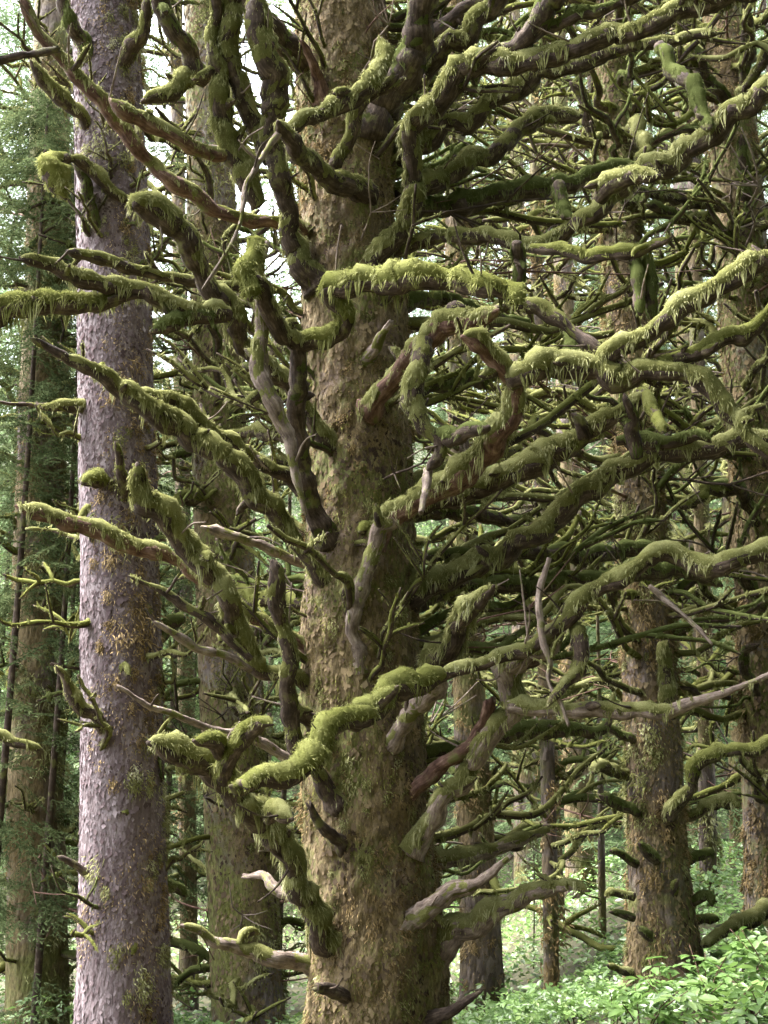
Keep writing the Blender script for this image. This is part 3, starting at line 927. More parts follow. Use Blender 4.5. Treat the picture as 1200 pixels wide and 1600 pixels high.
for i, (d0, d1, r, moss, style, pxs, wood, kw) in enumerate(M):
    r = [q * 1.12 for q in r]
    px_limb(main, MB, YM, d0, d1, pxs, r, moss=moss, style=style, wood=wood, seed=100 + i * 3, flare=-.36 < d0 < .25, **kw)
    # short spurs, knots and broken twigs along it
    A = np.asarray(pxs, float)
    ln = np.concatenate([[0], np.cumsum(np.hypot(*np.diff(A, axis=0).T))])
    sr = random.Random(900 + i)
    for q in range(int(ln[-1] / 95 + sr.random())):
        u = sr.uniform(.2, .95)
        x, y = np.interp(u * ln[-1], ln, A[:, 0]), np.interp(u * ln[-1], ln, A[:, 1])
        p, mpp = at(x, y, YM + d0 + (d1 - d0) * u)
        rb = float(np.interp(u, np.linspace(0, 1, len(r)), r)) * mpp
        thin = sr.random() < .45
        L = sr.uniform(.15, .42) if thin else sr.uniform(.07, .18)
        d = unit(np.array([sr.uniform(-1, 1), sr.uniform(-1, .6), sr.uniform(-.5, 1.0)]))
        P = np.array([p, p + d * L * .5 + np.array([0, 0, sr.uniform(-.02, .03)]), p + d * L + np.array([sr.uniform(-.04, .04), 0, sr.uniform(-.05, .05)])])
        r0 = .007 if thin else rb * sr.uniform(.4, .65)
        limb(main, MB, P, np.array([r0, r0 * .9, r0 * (.4 if thin else .7)]), moss=.0 if thin else sr.choice([.5, .85, .97]), style=style, wood=WOOD_PALE if thin and sr.random() < .5 else WOOD, seed=5000 + i * 11 + q)


# ------------------------------------------------------------------ shared branches for the other trees
def proto_branch(seed, length, droop, lift, r0, moss, style, dens, forks):
    """a branch along +X, base at the origin; returns (wood mesh, moss mesh) unlinked"""
    rng = np.random.default_rng(seed)
    u = np.linspace(0, 1, 8)
    x = u * length
    z = lift * u ** 1.5 * length - droop * np.sin(u * math.pi) * length + np.cumsum(rng.normal(0, .045, 8)) * length
    y = np.cumsum(rng.normal(0, .04, 8)) * length
    y -= y[0]
    z -= z[0]
    P = np.column_stack([x, y, z, r0 * (1 - .55 * u)])
    lines = [P]
    for f in range(forks):
        a = rng.integers(2, 6)
        L = length * rng.uniform(.2, .45)
        sgn = rng.choice([-1, 1])
        v = np.linspace(0, 1, 4)
        dz = rng.uniform(-.3, .9)
        Q = np.column_stack([P[a, 0] + v * L * .6, P[a, 1] + sgn * v * L * .7, P[a, 2] + dz * v * L + rng.normal(0, .02, 4) * v, r0 * .6 * (1 - .5 * v)])
        lines.append(Q)
    Vw, Fw, Tw, Vm, Fm, Tm, tone, grain = [], [], [], [], [], [], [], []
    nw = nm = 0
    for li, P in enumerate(lines):
        Q = catmull(P, .05)
        C, rt = Q[:, :3], Q[:, 3]
        s = np.arange(len(C)) * .05
        C = C + np.stack([n1(s * 4, seed + li), n1(s * 4, seed + li + 9), n1(s * 4, seed + li + 18)], 1) * .018
        rt = rt * (1 + .22 * n1(s * 5, seed + 4 + li))
        rw = rt * .6
        mw = wood_mesh('w', C, rw, seed + li, 6)
        mm = moss_mesh('m', C, rw, rt * 1.05, moss, style, seed + li * 7, dens, 1.1, 1.5)
        for m_, VV, FF, acc in ((mw, Vw, (Fw, Tw), 'w'), (mm, Vm, (Fm, Tm), 'm')):
            v = np.empty(len(m_.vertices) * 3, np.float32)
            m_.vertices.foreach_get('co', v)
            idx = np.empty(len(m_.loops), np.int32)
            m_.loops.foreach_get('vertex_index', idx)
            tot = np.empty(len(m_.polygons), np.int32)
            m_.polygons.foreach_get('loop_total', tot)
            st = np.empty(len(m_.polygons), np.int32)
            m_.polygons.foreach_get('loop_start', st)
            off = nw if acc == 'w' else nm
            q4, q3 = st[tot == 4], st[tot == 3]
            FF[0].append(idx[q4[:, None] + np.arange(4)] + off)
            FF[1].append(idx[q3[:, None] + np.arange(3)] + off)
            VV.append(v.reshape(-1, 3))
            if acc == 'm':
                t = np.empty(len(m_.vertices), np.float32)
                m_.attributes['tone'].data.foreach_get('value', t)
                tone.append(t)
                nm += len(m_.vertices)
            else:
                t = np.empty(len(m_.vertices) * 3, np.float32)
                m_.attributes['grain'].data.foreach_get('vector', t)
                grain.append(t.reshape(-1, 3))
                nw += len(m_.vertices)
            bpy.data.meshes.remove(m_)
    a = mesh('branch', np.vstack(Vw), [np.vstack(Fw), np.vstack(Tw)], True, None, np.vstack(grain))
    a.materials.append(WOOD)
    c = mesh('moss', np.vstack(Vm), [np.vstack(Fm), np.vstack(Tm)], True, np.concatenate(tone))
    c.materials.append(MOSS[style])
    return a, c


PROTO = []
for i in range(12):
    st = ['f', 'c', 'd', 'f', 'f', 'c', 'd', 'f', 'c', 'f', 'f', 'd'][i]
    PROTO.append(proto_branch(300 + i * 13, 1.0, random.uniform(-.02, .10), random.uniform(-.05, .30), random.uniform(.026, .040), random.uniform(.7, .95), st, .6, [2, 3, 1, 4, 2, 4, 2, 1, 3, 2, 5, 3][i]))


def joined(w, m):
    """wood and moss of a far, small branch as one mesh"""
    a, c = bpy.data.objects.new('a', w.copy()), bpy.data.objects.new('c', m.copy())
    for o in (a, c):
        COL.objects.link(o)
    with bpy.context.temp_override(active_object=a, object=a, selected_objects=[a, c], selected_editable_objects=[a, c]):
        bpy.ops.object.join()
    me_ = a.data
    bpy.data.objects.remove(a)
    me_.name = 'branch'
    return me_


FAR_BRANCH = [joined(w, m) for w, m in PROTO]


def twig_proto(seed):
    rng = np.random.default_rng(seed)
    Vs, Fs, Ts, off = [], [], [], 0
    u = np.linspace(0, 1, 6)
    P = np.column_stack([u, np.cumsum(rng.normal(0, .04, 6)), np.cumsum(rng.normal(.01, .05, 6)), .010 * (1 - .7 * u)])
    lines = [P]
    for k in range(rng.integers(3, 7)):
        a = rng.integers(1, 5)
        L = rng.uniform(.12, .4)
        v = np.linspace(0, 1, 3)
        d = unit(np.array([.6, rng.choice([-1, 1]) * rng.uniform(.3, 1), rng.uniform(-.7, .6)]))
        lines.append(np.column_stack([P[a, :3] + d * (v * L)[:, None] + rng.normal(0, .015, (3, 3)) * v[:, None], .006 * (1 - .6 * v)]))
    for L in lines:
        Q = catmull(L, .08)
        V, F, tr, _ = tube(Q[:, :3], lambda nn_, Q=Q: np.repeat(np.maximum(Q[:, 3:4], .002), nn_.shape[1], 1), 5)
        Vs.append(V)
        Fs.append(F + off)
        Ts.append(tr + off)
        off += len(V)
    me_ = mesh('branch', np.vstack(Vs), [np.vstack(Fs), np.vstack(Ts)], True)
    me_.materials.append([WOOD, WOOD_PALE, WOOD_RED][seed % 3])
    return me_


TWIG = [twig_proto(410 + i) for i in range(7)]


def axis_point(pts, rad, z):
    zs = pts[:, 2]
    return np.array([np.interp(z, zs, pts[:, 0]), np.interp(z, zs, pts[:, 1]), z]), float(np.interp(z, zs, rad))


def stud_branches(parent, base, pts, rad, zlo, zhi, count, lmin, lmax, rng, az=None, tilt=(-15, 35), thick=1.0, far=False, twigs=.22):
    for _ in range(count):
        z = rng.uniform(zlo, zhi)
        c, r = axis_point(pts, rad, z)
        a = rng.uniform(0, 360) if az is None else rng.uniform(*az)
        L = rng.uniform(lmin, lmax)
        w, m = rng.choice(PROTO)
        if far:
            w, m = rng.choice(FAR_BRANCH), None
        if rng.random() < twigs:
            w, m = rng.choice(TWIG), None
        o = bpy.data.objects.new('branch', w)
        COL.objects.link(o)
        o.parent = parent
        d = Vector((math.cos(R(a)), math.sin(R(a)), 0))
        o.location = Vector(c) - Vector(base) + d * r * .75
        o.rotation_euler = (rng.uniform(-.5, .5), -R(rng.uniform(*tilt)), R(a))
        k = thick * rng.uniform(.8, 1.25) * max(.55, min(1.0, L / 1.4))
        o.scale = (L, k * 1.1, k * 1.1)
        if m is None:
            continue
        mo = bpy.data.objects.new('moss', m)
        COL.objects.link(mo)
        mo.parent = o


# ------------------------------------------------------------------ the trees standing round it
def tree(label, Y, rows, barkm, seed, k=56, ground=None, lumps=.05, fine=.02, flare=.1, top=3.5, group=None, name='spruce_tree', step=.06):
    p0, _ = at(rows[0][0], rows[0][1], Y)
    g = float(ground_z(p0[0], Y)) if ground is None else ground
    pts, rad = px_trunk(Y, rows, g, top)
    B_ = base_of(pts)
    t = thing(name, label, 'tree', B_, group)
    me, G, nn = trunk_mesh('trunk', pts, rad, B_, seed, k, step, lumps, fine, flare)
    tr = obj('trunk', me, barkm, t)
    return t, tr, B_, pts, rad, G, nn


rr = random.Random(5)
# scaly purple-grey spruce on the left
YL = 8.8
TL, trl, BL, pl, rl, G, nn = tree('spruce with scaly purple-grey bark standing left of the big mossy one', YL,
                                  [(193, 1640, 72), (193, 1500, 69), (191, 1200, 64), (186, 800, 60), (177, 400, 56), (168, 100, 52), (162, -100, 49)], BARK_PURPLE, 21, 100, None, .03, .014, .1, 4, step=.05)
obj('bark_flakes', flakes('bark_flakes', G, nn, 4, 1700, .012), FLAKE, trl, 'stuff')


def right_side(root, N):
    return .85 * (N[:, 0] * .75 - N[:, 1] * .65) - .22


obj('moss', trunk_moss('moss', G, nn, 12, 2400, .47, .025, .008, 1.5, .62, right_side), MOSS['t'], trl)
obj('moss', trunk_tufts('moss', G, nn, 63, 190, .048, right_side, .6, .006, 90), MOSS['f'], trl)
obj('moss', trunk_tufts('moss', G, nn, 64, 260, .045, right_side, .5), MOSS['t'], trl)
LEFT = [
    (-.2, -.6, [8, 10, 14, 9, 3], .7, 'f', [(178, 1164), (148, 1124), (122, 1092), (104, 1066), (88, 1040)]),
    (-.2, -.5, [8, 10, 12, 9], .9, 'f', [(205, 318), (160, 286), (128, 262), (104, 247)]),
    (-.5, -.55, [12, 19, 20, 9], 1.0, 'c', [(108, 246), (88, 262), (90, 290), (102, 312)]),
    (-.2, -.4, [9, 9, 9, 6], .6, 'd', [(168, 378), (150, 350), (138, 310), (122, 272), (112, 236)]),
    (-.2, -.6, [9, 13, 14, 12], .9, 'f', [(140, 208), (117, 175), (84, 142), (48, 102)]),
    (-.2, -.5, [14, 14, 12, 10], .5, 'd', [(142, 100), (132, 66), (112, 34), (96, -20)]),
    (-.2, -.5, [17, 14, 12, 10], .8, 'f', [(190, 100), (208, 72), (226, 40), (236, -20)]),
    (-.2, -.45, [12, 15, 15], 1.0, 'c', [(180, 758), (152, 757), (126, 755)]),
    (-.2, -.5, [12, 13, 11, 5], .85, 'c', [(188, 800), (196, 768), (190, 738), (178, 690)]),
    (-.15, -.3, [14, 12, 11, 4], .9, 'f', [(168, 628), (140, 632), (100, 635), (60, 636)]),
    (-.22, -.4, [5, 4, 3], .1, 'f', [(100, 634), (60, 633), (-10, 628)]),
    (-.2, -.35, [8, 7, 4], .3, 'f', [(146, 1374), (118, 1352), (88, 1338)]),
    (.1, .4, [12, 11, 9, 7], .9, 'd', [(225, 1380), (256, 1385), (280, 1392), (296, 1400)]),
    (-.2, -.3, [7, 9, 7], .8, 'c', [(168, 1440), (172, 1424), (160, 1418)]),
    (-.2, -.3, [8, 10, 8], .9, 'c', [(205, 1480), (212, 1474), (206, 1492)]),
    (-.2, -.3, [8, 10, 7], .9, 'c', [(190, 1284), (198, 1272), (186, 1268)]),
    (.0, .3, [14, 15, 12, 10], .9, 'd', [(210, 1010), (240, 1000), (262, 978), (290, 955)]),
    (-.2, -.35, [7, 10, 8, 5], .9, 'f', [(195, 1062), (190, 1052), (196, 1042), (202, 1056)]),
    (-.2, -.3, [6, 10, 8], .9, 'c', [(168, 560), (165, 540), (160, 532)]),
]
for i, (d0, d1, r, ms, st, pxs) in enumerate(LEFT):
    px_limb(TL, BL, YL, d0, d1, pxs, r, moss=ms, style=st, seed=700 + i * 3, fringe=1.2)

# tree beside it, further back
T2, tr2, B2, p2, r2, G, nn = tree('grey barked spruce, green moss down one side, between the purple and the big mossy trunks', 11.6,
                                  [(390, 1640, 58), (381, 1400, 55), (368, 1200, 52), (357, 1000, 48), (343, 700, 42), (339, 500, 40), (330, 300, 38), (322, 0, 34), (318, -100, 32)], BARK_GREY, 31, 70, -1.0)
obj('bark_flakes', flakes('bark_flakes', G, nn, 14, 900, .015), FLAKE_BROWN, tr2, 'stuff')
obj('moss', trunk_moss('moss', G, nn, 15, 2000, .56, .035, .010, 1.1, .45, right_side), MOSS['g'], tr2)
obj('moss', trunk_tufts('moss', G, nn, 65, 240, .07, right_side, .45, .010, 60), MOSS['f'], tr2)
stud_branches(T2, B2, p2, r2, -.4, 9.5, 150, .4, 2.0, rr, thick=1.35)
stud_branches(main, MB, pts_main, rad_main, 1.6, 7.6, 16, .4, 1.3, rr, az=(180, 255), tilt=(10, 55), thick=1.05)
stud_branches(main, MB, pts_main, rad_main, 1.6, 7.6, 16, .4, 1.4, rr, az=(285, 350), tilt=(10, 55), thick=1.05)
stud_branches(TL, BL, pl, rl, .6, 8.8, 54, .22, .8, rr, az=(0, 360), tilt=(-10, 50), thick=1.5, twigs=.1)
px_limb(T2, B2, 11.6, -.2, -.6, [(330, 770), (300, 778), (268, 788)], [10, 14, 9], moss=1.0, style='c', seed=905)

# right-hand tree with stubs
YR = 11.2
TR_, trr, BR, pr, rrad, G, nn = tree('mossy spruce studded with short broken branch stubs, rising from the leafy shrubs on the right', YR,
                                     [(1040, 1560, 58), (1038, 1500, 54), (1032, 1400, 48), (1022, 1200, 43), (1012, 1000, 42), (1002, 800, 38), (990, 600, 36), (975, 400, 31), (963, 200, 29), (955, 0, 28), (951, -100, 27)], BARK_FAR, 41, 72, 0.0, flare=.22)
obj('moss', trunk_moss('moss', G, nn, 17, 1700, .6, .045, .010, 1.3, .45), MOSS['t'], trr)
obj('moss', trunk_moss('moss', G, nn, 18, 1000, .4, .05, .010, 1.0, .5), MOSS['g'], trr)
obj('moss', trunk_tufts('moss', G, nn, 66, 300, .06, None, .5, .010, 60), MOSS['f'], trr)
obj('moss', trunk_tufts('moss', G, nn, 67, 260, .055, None, .5, .010, 60), MOSS['t'], trr)
obj('bark_flakes', flakes('bark_flakes', G, nn, 72, 850, .017), FLAKE_BROWN, trr, 'stuff')
RT = [
    (-.2, -.4, [8, 9, 9, 3], .8, 'd', [(997, 1272), (975, 1262), (955, 1250), (934, 1240)]),
    (-.3, -.45, [11, 10, 9], .8, 'd', [(1028, 1346), (1012, 1332), (998, 1320)]),
    (-.2, -.4, [9, 8, 7], .8, 'd', [(995, 1350), (978, 1342), (952, 1332)]),
    (-.2, -.3, [8, 8, 11, 9], .9, 'f', [(990, 1402), (970, 1398), (950, 1392), (943, 1402)]),
    (-.2, -.3, [8, 8, 5], .7, 'd', [(990, 1435), (970, 1428), (952, 1424)]),
    (-.25, -.3, [8, 8, 6], .7, 'd', [(1022, 1470), (1006, 1458), (995, 1446)]),
    (-.1, -.2, [9, 9, 7], .9, 'd', [(1078, 1412), (1104, 1400), (1112, 1418)]),
    (.0, .2, [9, 8, 7], .9, 'd', [(1085, 1440), (1110, 1436), (1124, 1434)]),
    (.0, .2, [11, 10, 9], .8, 'd', [(1070, 1345), (1096, 1344), (1120, 1340)]),
    (.0, -.3, [9, 10, 13, 10], .9, 'f', [(1060, 1282), (1092, 1272), (1118, 1252), (1160, 1256)]),
    (-.25, -.6, [15, 13, 12, 9], .8, 'f', [(1044, 1275), (1062, 1252), (1078, 1232), (1082, 1212)]),
    (-.6, -.9, [12, 14, 12, 11], .95, 'c', [(1080, 1222), (1092, 1194), (1122, 1176), (1165, 1172), (1215, 1156)]),
    (-.25, -.4, [14, 15, 14, 8], .9, 'f', [(1036, 1105), (1032, 1070), (1038, 1030), (1046, 998)]),
    (-.25, -.35, [9, 10, 6], .9, 'c', [(1052, 1398), (1054, 1380), (1058, 1372)]),
    (-.2, -.3, [9, 8, 6], .8, 'f', [(988, 1520), (965, 1516), (948, 1510)]),
    (.0, -.4, [9, 11, 14, 12], .9, 'f', [(985, 1215), (960, 1208), (935, 1200), (918, 1212)]),
    (-.1, -.3, [7, 8, 6], .8, 'd', [(1000, 1165), (975, 1150), (945, 1140)]),
    (-.3, -.7, [14, 16, 13, 10], .9, 'f', [(985, 215), (930, 200), (912, 160), (896, 130)]),
    (-.2, -.8, [11, 14, 12, 10], .9, 'f', [(975, 215), (1000, 205), (1012, 232), (1000, 250)]),
]
for i, (d0, d1, r, ms, st, pxs) in enumerate(RT):
    px_limb(TR_, BR, YR, d0, d1, pxs, r, moss=ms, style=st, seed=1200 + i * 3, fringe=1.1)
stud_branches(TR_, BR, pr, rrad, 2.2, 10.5, 120, .6, 2.6, rr, thick=1.4)

# far right
T3, tr3, B3, p3, r3, G, nn = tree('purple barked spruce at the right edge behind hanging mossy branches', 11.8,
                                  [(1212, 1500, 44), (1208, 1400, 42), (1200, 1200, 40), (1186, 900, 38), (1170, 600, 38), (1152, 300, 38), (1126, 0, 28), (1118, -100, 26)], BARK_GREY, 51, 64)
obj('moss', trunk_moss('moss', G, nn, 19, 1200, .45, .045, .010, 1.3, .45), MOSS['t'], tr3)
obj('moss', trunk_tufts('moss', G, nn, 68, 240, .06, None, .5, .010, 60), MOSS['t'], tr3)
obj('bark_flakes', flakes('bark_flakes', G, nn, 73, 800, .017), FLAKE_BROWN, tr3, 'stuff')
FR = [
    (-.2, -.5, [9, 11, 11, 8], .8, 'd', [(1158, 362), (1164, 320), (1166, 270), (1158, 212)]),
    (-.2, -.8, [9, 11, 12, 10], .6, 'd', [(1156, 150), (1168, 110), (1172, 60), (1166, -20)]),
    (-.2, -.9, [10, 11, 10, 9], .8, 'f', [(1150, 160), (1175, 128), (1192, 98), (1215, 50)]),
    (-.3, -.7, [10, 10, 9, 9], .8, 'd', [(1140, 160), (1112, 136), (1094, 104), (1085, 70)]),
    (-.3, -.9, [9, 11, 10, 6], .8, 'f', [(1140, 325), (1080, 318), (1040, 308), (1000, 300)]),
    (-.3, -.9, [9, 10, 10, 7], .8, 'd', [(1130, 362), (1090, 345), (1050, 335), (1010, 320)]),
    (-.2, -.8, [9, 10, 11, 8], .8, 'd', [(1180, 820), (1170, 790), (1164, 770), (1150, 752)]),
    (-.5, -1.0, [10, 11, 9, 8], .9, 'c', [(1165, 770), (1120, 765), (1085, 785), (1060, 790)]),
    (-.3, -.8, [11, 12, 11, 7], .8, 'd', [(1200, 960), (1180, 925), (1160, 900), (1142, 880)]),
    (-.3, -.6, [9, 10, 9, 9], .6, 'd', [(1182, 1085), (1168, 1050), (1166, 1020), (1185, 1004)]),
    (-.3, -.8, [13, 14, 12, 6], .8, 'f', [(1230, 1410), (1180, 1430), (1140, 1455), (1098, 1478)]),
]
for i, (d0, d1, r, ms, st, pxs) in enumerate(FR):
    px_limb(T3, B3, 11.8, d0, d1, pxs, r, moss=ms, style=st, seed=1500 + i * 3)
stud_branches(T3, B3, p3, r3, 1.3, 10.5, 130, .6, 2.8, rr, thick=1.4)

# between main and right-hand tree
T4, tr4, B4, p4, r4, G, nn = tree('slender mossy trunk seen just right of the big tree\'s base', 14.6,
                                  [(756, 1620, 36), (748, 1400, 31), (738, 1200, 27), (726, 900, 22), (718, 600, 19), (712, 300, 17), (708, 0, 15)], BARK_FAR, 61, 64)
obj('moss', trunk_moss('moss', G, nn, 23, 900, .5, .05, .012, 1.3, .45), MOSS['t'], tr4)
obj('moss', trunk_tufts('moss', G, nn, 69, 260, .065, None, .5, .012, 50), MOSS['t'], tr4)
stud_branches(T4, B4, p4, r4, .5, 12, 120, .6, 2.4, rr, thick=1.5)
stud_branches(main, MB, pts_main, np.array(rad_main), 1.0, 7.6, 60, .9, 2.6, rr, az=(0, 75), tilt=(0, 40), thick=1.15)
stud_branches(main, MB, pts_main, np.array(rad_main), 2.4, 7.8, 30, .8, 1.8, rr, az=(100, 175), tilt=(12, 45), thick=1.15)

# left edge
T5, tr5, B5, p5, r5, G, nn = tree('spruce at the left edge half hidden by its own green needle sprays', 11.5,
                                  [(58, 1640, 48), (57, 1400, 45), (56, 1200, 42), (62, 800, 38), (74, 400, 33), (82, 0, 28), (84, -100, 27)], BARK_FAR, 71, 60)
obj('moss', trunk_moss('moss', G, nn, 24, 1200, .5, .05, .011, 1.2, .45), MOSS['t'], tr5)
obj('moss', trunk_tufts('moss', G, nn, 70, 260, .07, right_side, .5, .011, 50), MOSS['f'], tr5)
stud_branches(T5, B5, p5, r5, -.3, 9.5, 100, .4, 1.5, rr, thick=1.35)

# off-frame tree on the left whose boughs reach in
p0, _ = at(-330, 1640, 6.4)
T6p = np.array([[p0[0], 6.4, -.3], [p0[0], 6.4, 4], [p0[0] - .1, 6.4, 12]])
T6 = thing('spruce_tree', 'spruce beyond the left edge whose thick mossy bough and bare twig reach into view', 'tree', Vector((p0[0], 6.4, -.08)))
me, G, nn = trunk_mesh('trunk', T6p, np.array([.30, .26, .2]), T6.location, 81, 40, .1, .05, .02, .1)
obj('trunk', me, BARK_MAIN, T6)
px_limb(T6, T6.location, 6.4, 0, .1, [(-330, 575), (-200, 548), (-80, 515), (0, 494), (67, 478), (133, 474), (186, 467), (210, 463)], [30, 36, 36, 30, 23, 18, 9], moss=1.0, style='c', seed=1800, fringe=2.2, dens=1.2)
px_limb(T6, T6.location, 6.4, .05, .1, [(170, 470), (200, 464), (229, 456)], [7, 7, 5], moss=.0, seed=1803, wood=WOOD)
px_limb(T6, T6.location, 6.4, 0, -.1, [(-330, 150), (-60, 108), (0, 99), (40, 88), (92, 76)], [12, 9, 8, 7, 6], moss=.0, seed=1806, wood=WOOD)
px_limb(T6, T6.location, 6.4, .1, .3, [(-330, 1200), (-40, 1150), (20, 1158), (68, 1168)], [14, 13, 12, 7], moss=.9, style='f', seed=1809)


# ------------------------------------------------------------------ needle sprays
def spray_proto(seed, n_side=13, needles=16, L=1.0, wide=1.0):
    """one drooping conifer bough along +X: twigs each set with needles; returns V, F, tone"""
    rng = np.random.default_rng(seed)
    roots, dirs, ws, ls = [], [], [], []
    twigs = [(np.zeros(3), np.array([1., 0, -.18]), L)]
    for i in range(n_side):
        u = (i + .7) / n_side
        sgn = 1 if i % 2 else -1
        p = np.array([u * L, 0, -.18 * u * L - .12 * u * u * L])
        twigs.append((p, unit(np.array([.75, sgn * rng.uniform(.5, 1.0), rng.uniform(-.55, -.1)])), L * rng.uniform(.22, .5) * (1.1 - .7 * u)))
    for p, d, l in twigs:
        n = max(5, int(needles * l / L * 3))
        u = (np.arange(n) + rng.random(n)) / n
        c = p + d * (u * l)[:, None]
        c[:, 2] -= .12 * (u ** 2) * l
        roots.append(c)
        sd_ = rng.choice([-1, 1], n)[:, None]
        perp = unit(np.cross(d, [0, 0, 1.]))
        dirs.append(unit(d * .75 + perp * sd_ * rng.uniform(.3, .9, (n, 1)) + rng.normal(0, .25, (n, 3))))
        ls.append(rng.uniform(.05, .10, n) * L)
    root, d, l = np.vstack(roots), np.vstack(dirs), np.concatenate(ls)
    w = unit(np.cross(d, np.array([0, 0, 1.])) + RNG.normal(0, .4, d.shape))
    return blades(root, d, w, l, rng.uniform(.010, .020, len(l)) * L * wide, rng, .3, .45 + .2 * rng.normal(size=len(l)) * .5, 0., True)


SPRAYS = [spray_proto(50 + i, 14, 18, 1.0, 1.25) for i in range(5)]
SPRAYS_BROAD = [spray_proto(90 + i, 9, 8, 1.0, 2.4) for i in range(3)]
SPRAYS_COARSE = [spray_proto(80 + i, 9, 7) for i in range(4)]


def place_sprays(protos, locs, azs, tilts, scales, rng):
    """many boughs in one crown mesh"""
    Vs, Fs, Ts, off = [], [], [], 0
    for p, a, t, s in zip(locs, azs, tilts, scales):
        V, F, T = protos[rng.integers(len(protos))]
        Mx = np.array((Matrix.Rotation(a, 3, 'Z') @ Matrix.Rotation(-t, 3, 'Y') @ Matrix.Rotation(rng.uniform(-.5, .5), 3, 'X')))
        Vs.append((V * s) @ Mx.T + p)
        Fs.append(F + off)
        Ts.append(T + rng.normal(0, .09))
        off += len(V)
    return np.vstack(Vs), np.vstack(Fs), np.concatenate(Ts)


def crown(name, n, h0, h1, rad0, rad1, scale, seed, protos, az=None):
    """boughs round an upright axis at the origin between heights h0 and h1"""
    rng = np.random.default_rng(seed)
    u = rng.random(n)
    h = h0 + (h1 - h0) * u
    a = rng.uniform(0, 2 * np.pi, n) if az is None else rng.uniform(az[0], az[1], n)
    rmax = rad0 + (rad1 - rad0) * u
    rr_ = rmax * rng.uniform(.15, 1, n)
    P = np.stack([np.cos(a) * rr_, np.sin(a) * rr_, h - rr_ * .25], 1)
    return mesh(name, *(lambda V, F, T: (V, [F], False, T))(*place_sprays(protos, P, a + rng.normal(0, .5, n), rng.uniform(-.5, .3, n), scale * rng.uniform(.6, 1.2, n), rng)))


# sprays on the left-edge tree and small hemlocks
obj('crown', crown('crown', 260, .9, 9.5, 1.5, 1.1, .7, 3, SPRAYS), NEEDLE, T5)

HEM = [
    ('hemlock with thick drooping sprays in front of the left-edge trunk', (22, 900), 10.7, 9.0, 400, .95, NEEDLE),
    ('hemlock sapling with grey-green sprays close left of the purple trunk', (96, 900), 11.0, 8.5, 260, .55, NEEDLE),
    ('pale green young hemlock left of the purple trunk, high in the gap', (30, 560), 14.5, 9.0, 260, 1.7, NEEDLE_PALE),
    ('green hemlock with drooping sprays behind the left-edge spruce', (110, 900), 13.6, 8.5, 220, 1.4, NEEDLE),
    ('young hemlock with pale feathery sprays behind the stub-studded spruce on the right', (1110, 1180), 17.0, 4.6, 130, 1.6, NEEDLE_PALE),
    ('tall hemlock whose green sprays fill the gap right of the grey barked trunk', (446, 900), 15.5, 9.5, 190, 1.3, NEEDLE),
    ('tall hemlock whose green sprays fill the gap right of the purple trunk', (272, 900), 14.0, 9.5, 190, 1.1, NEEDLE),
    ('small hemlock with a flat pale spray in the hollow behind the big spruce', (828, 1330), 16.2, 2.6, 30, .9, NEEDLE_PALE),
    ('young hemlock far back in the gap right of the big spruce', (800, 1250), 24.0, 6.0, 110, 2.0, NEEDLE_PALE),
    ('dense green hemlock between the purple and the grey barked trunks', (290, 1300), 17.0, 9.0, 130, 1.5, NEEDLE),
    ('hemlock with grey-green sprays seen behind the middle of the right half', (1000, 1200), 26.0, 12.0, 150, 2.6, NEEDLE_PALE),
]
for i, (lab, (px_, py_), Y, h, n, rad_, m_) in enumerate(HEM):
    p, _ = at(px_, py_, Y)
    g = float(ground_z(p[0], Y))
    t = thing('hemlock_tree', lab, 'tree', (p[0], Y, g))
    P = np.array([[p[0], Y, g - .2], [p[0] + .05, Y, g + h * .5], [p[0], Y, g + h]])
    me, G, nn = trunk_mesh('trunk', P, np.array([.026, .018, .008]) * (h / 6), (p[0], Y, g), 200 + i, 14, .3, .05, .02, 0)
    obj('trunk', me, WOOD, t)
    obj('crown', crown('crown', n, h * .12, h, rad_, rad_ * .25, rad_ * .62, 30 + i, SPRAYS), m_, t)

FAR_SPRAYS = [crown('crown', 110, 1.2, 13, 1.9, 1.5, 1.1, 140 + i, SPRAYS_COARSE) for i in range(3)]
for c_ in FAR_SPRAYS:
    c_.materials.append(NEEDLE_PALE)


def far_crown(i):
    return FAR_SPRAYS[i % 3]


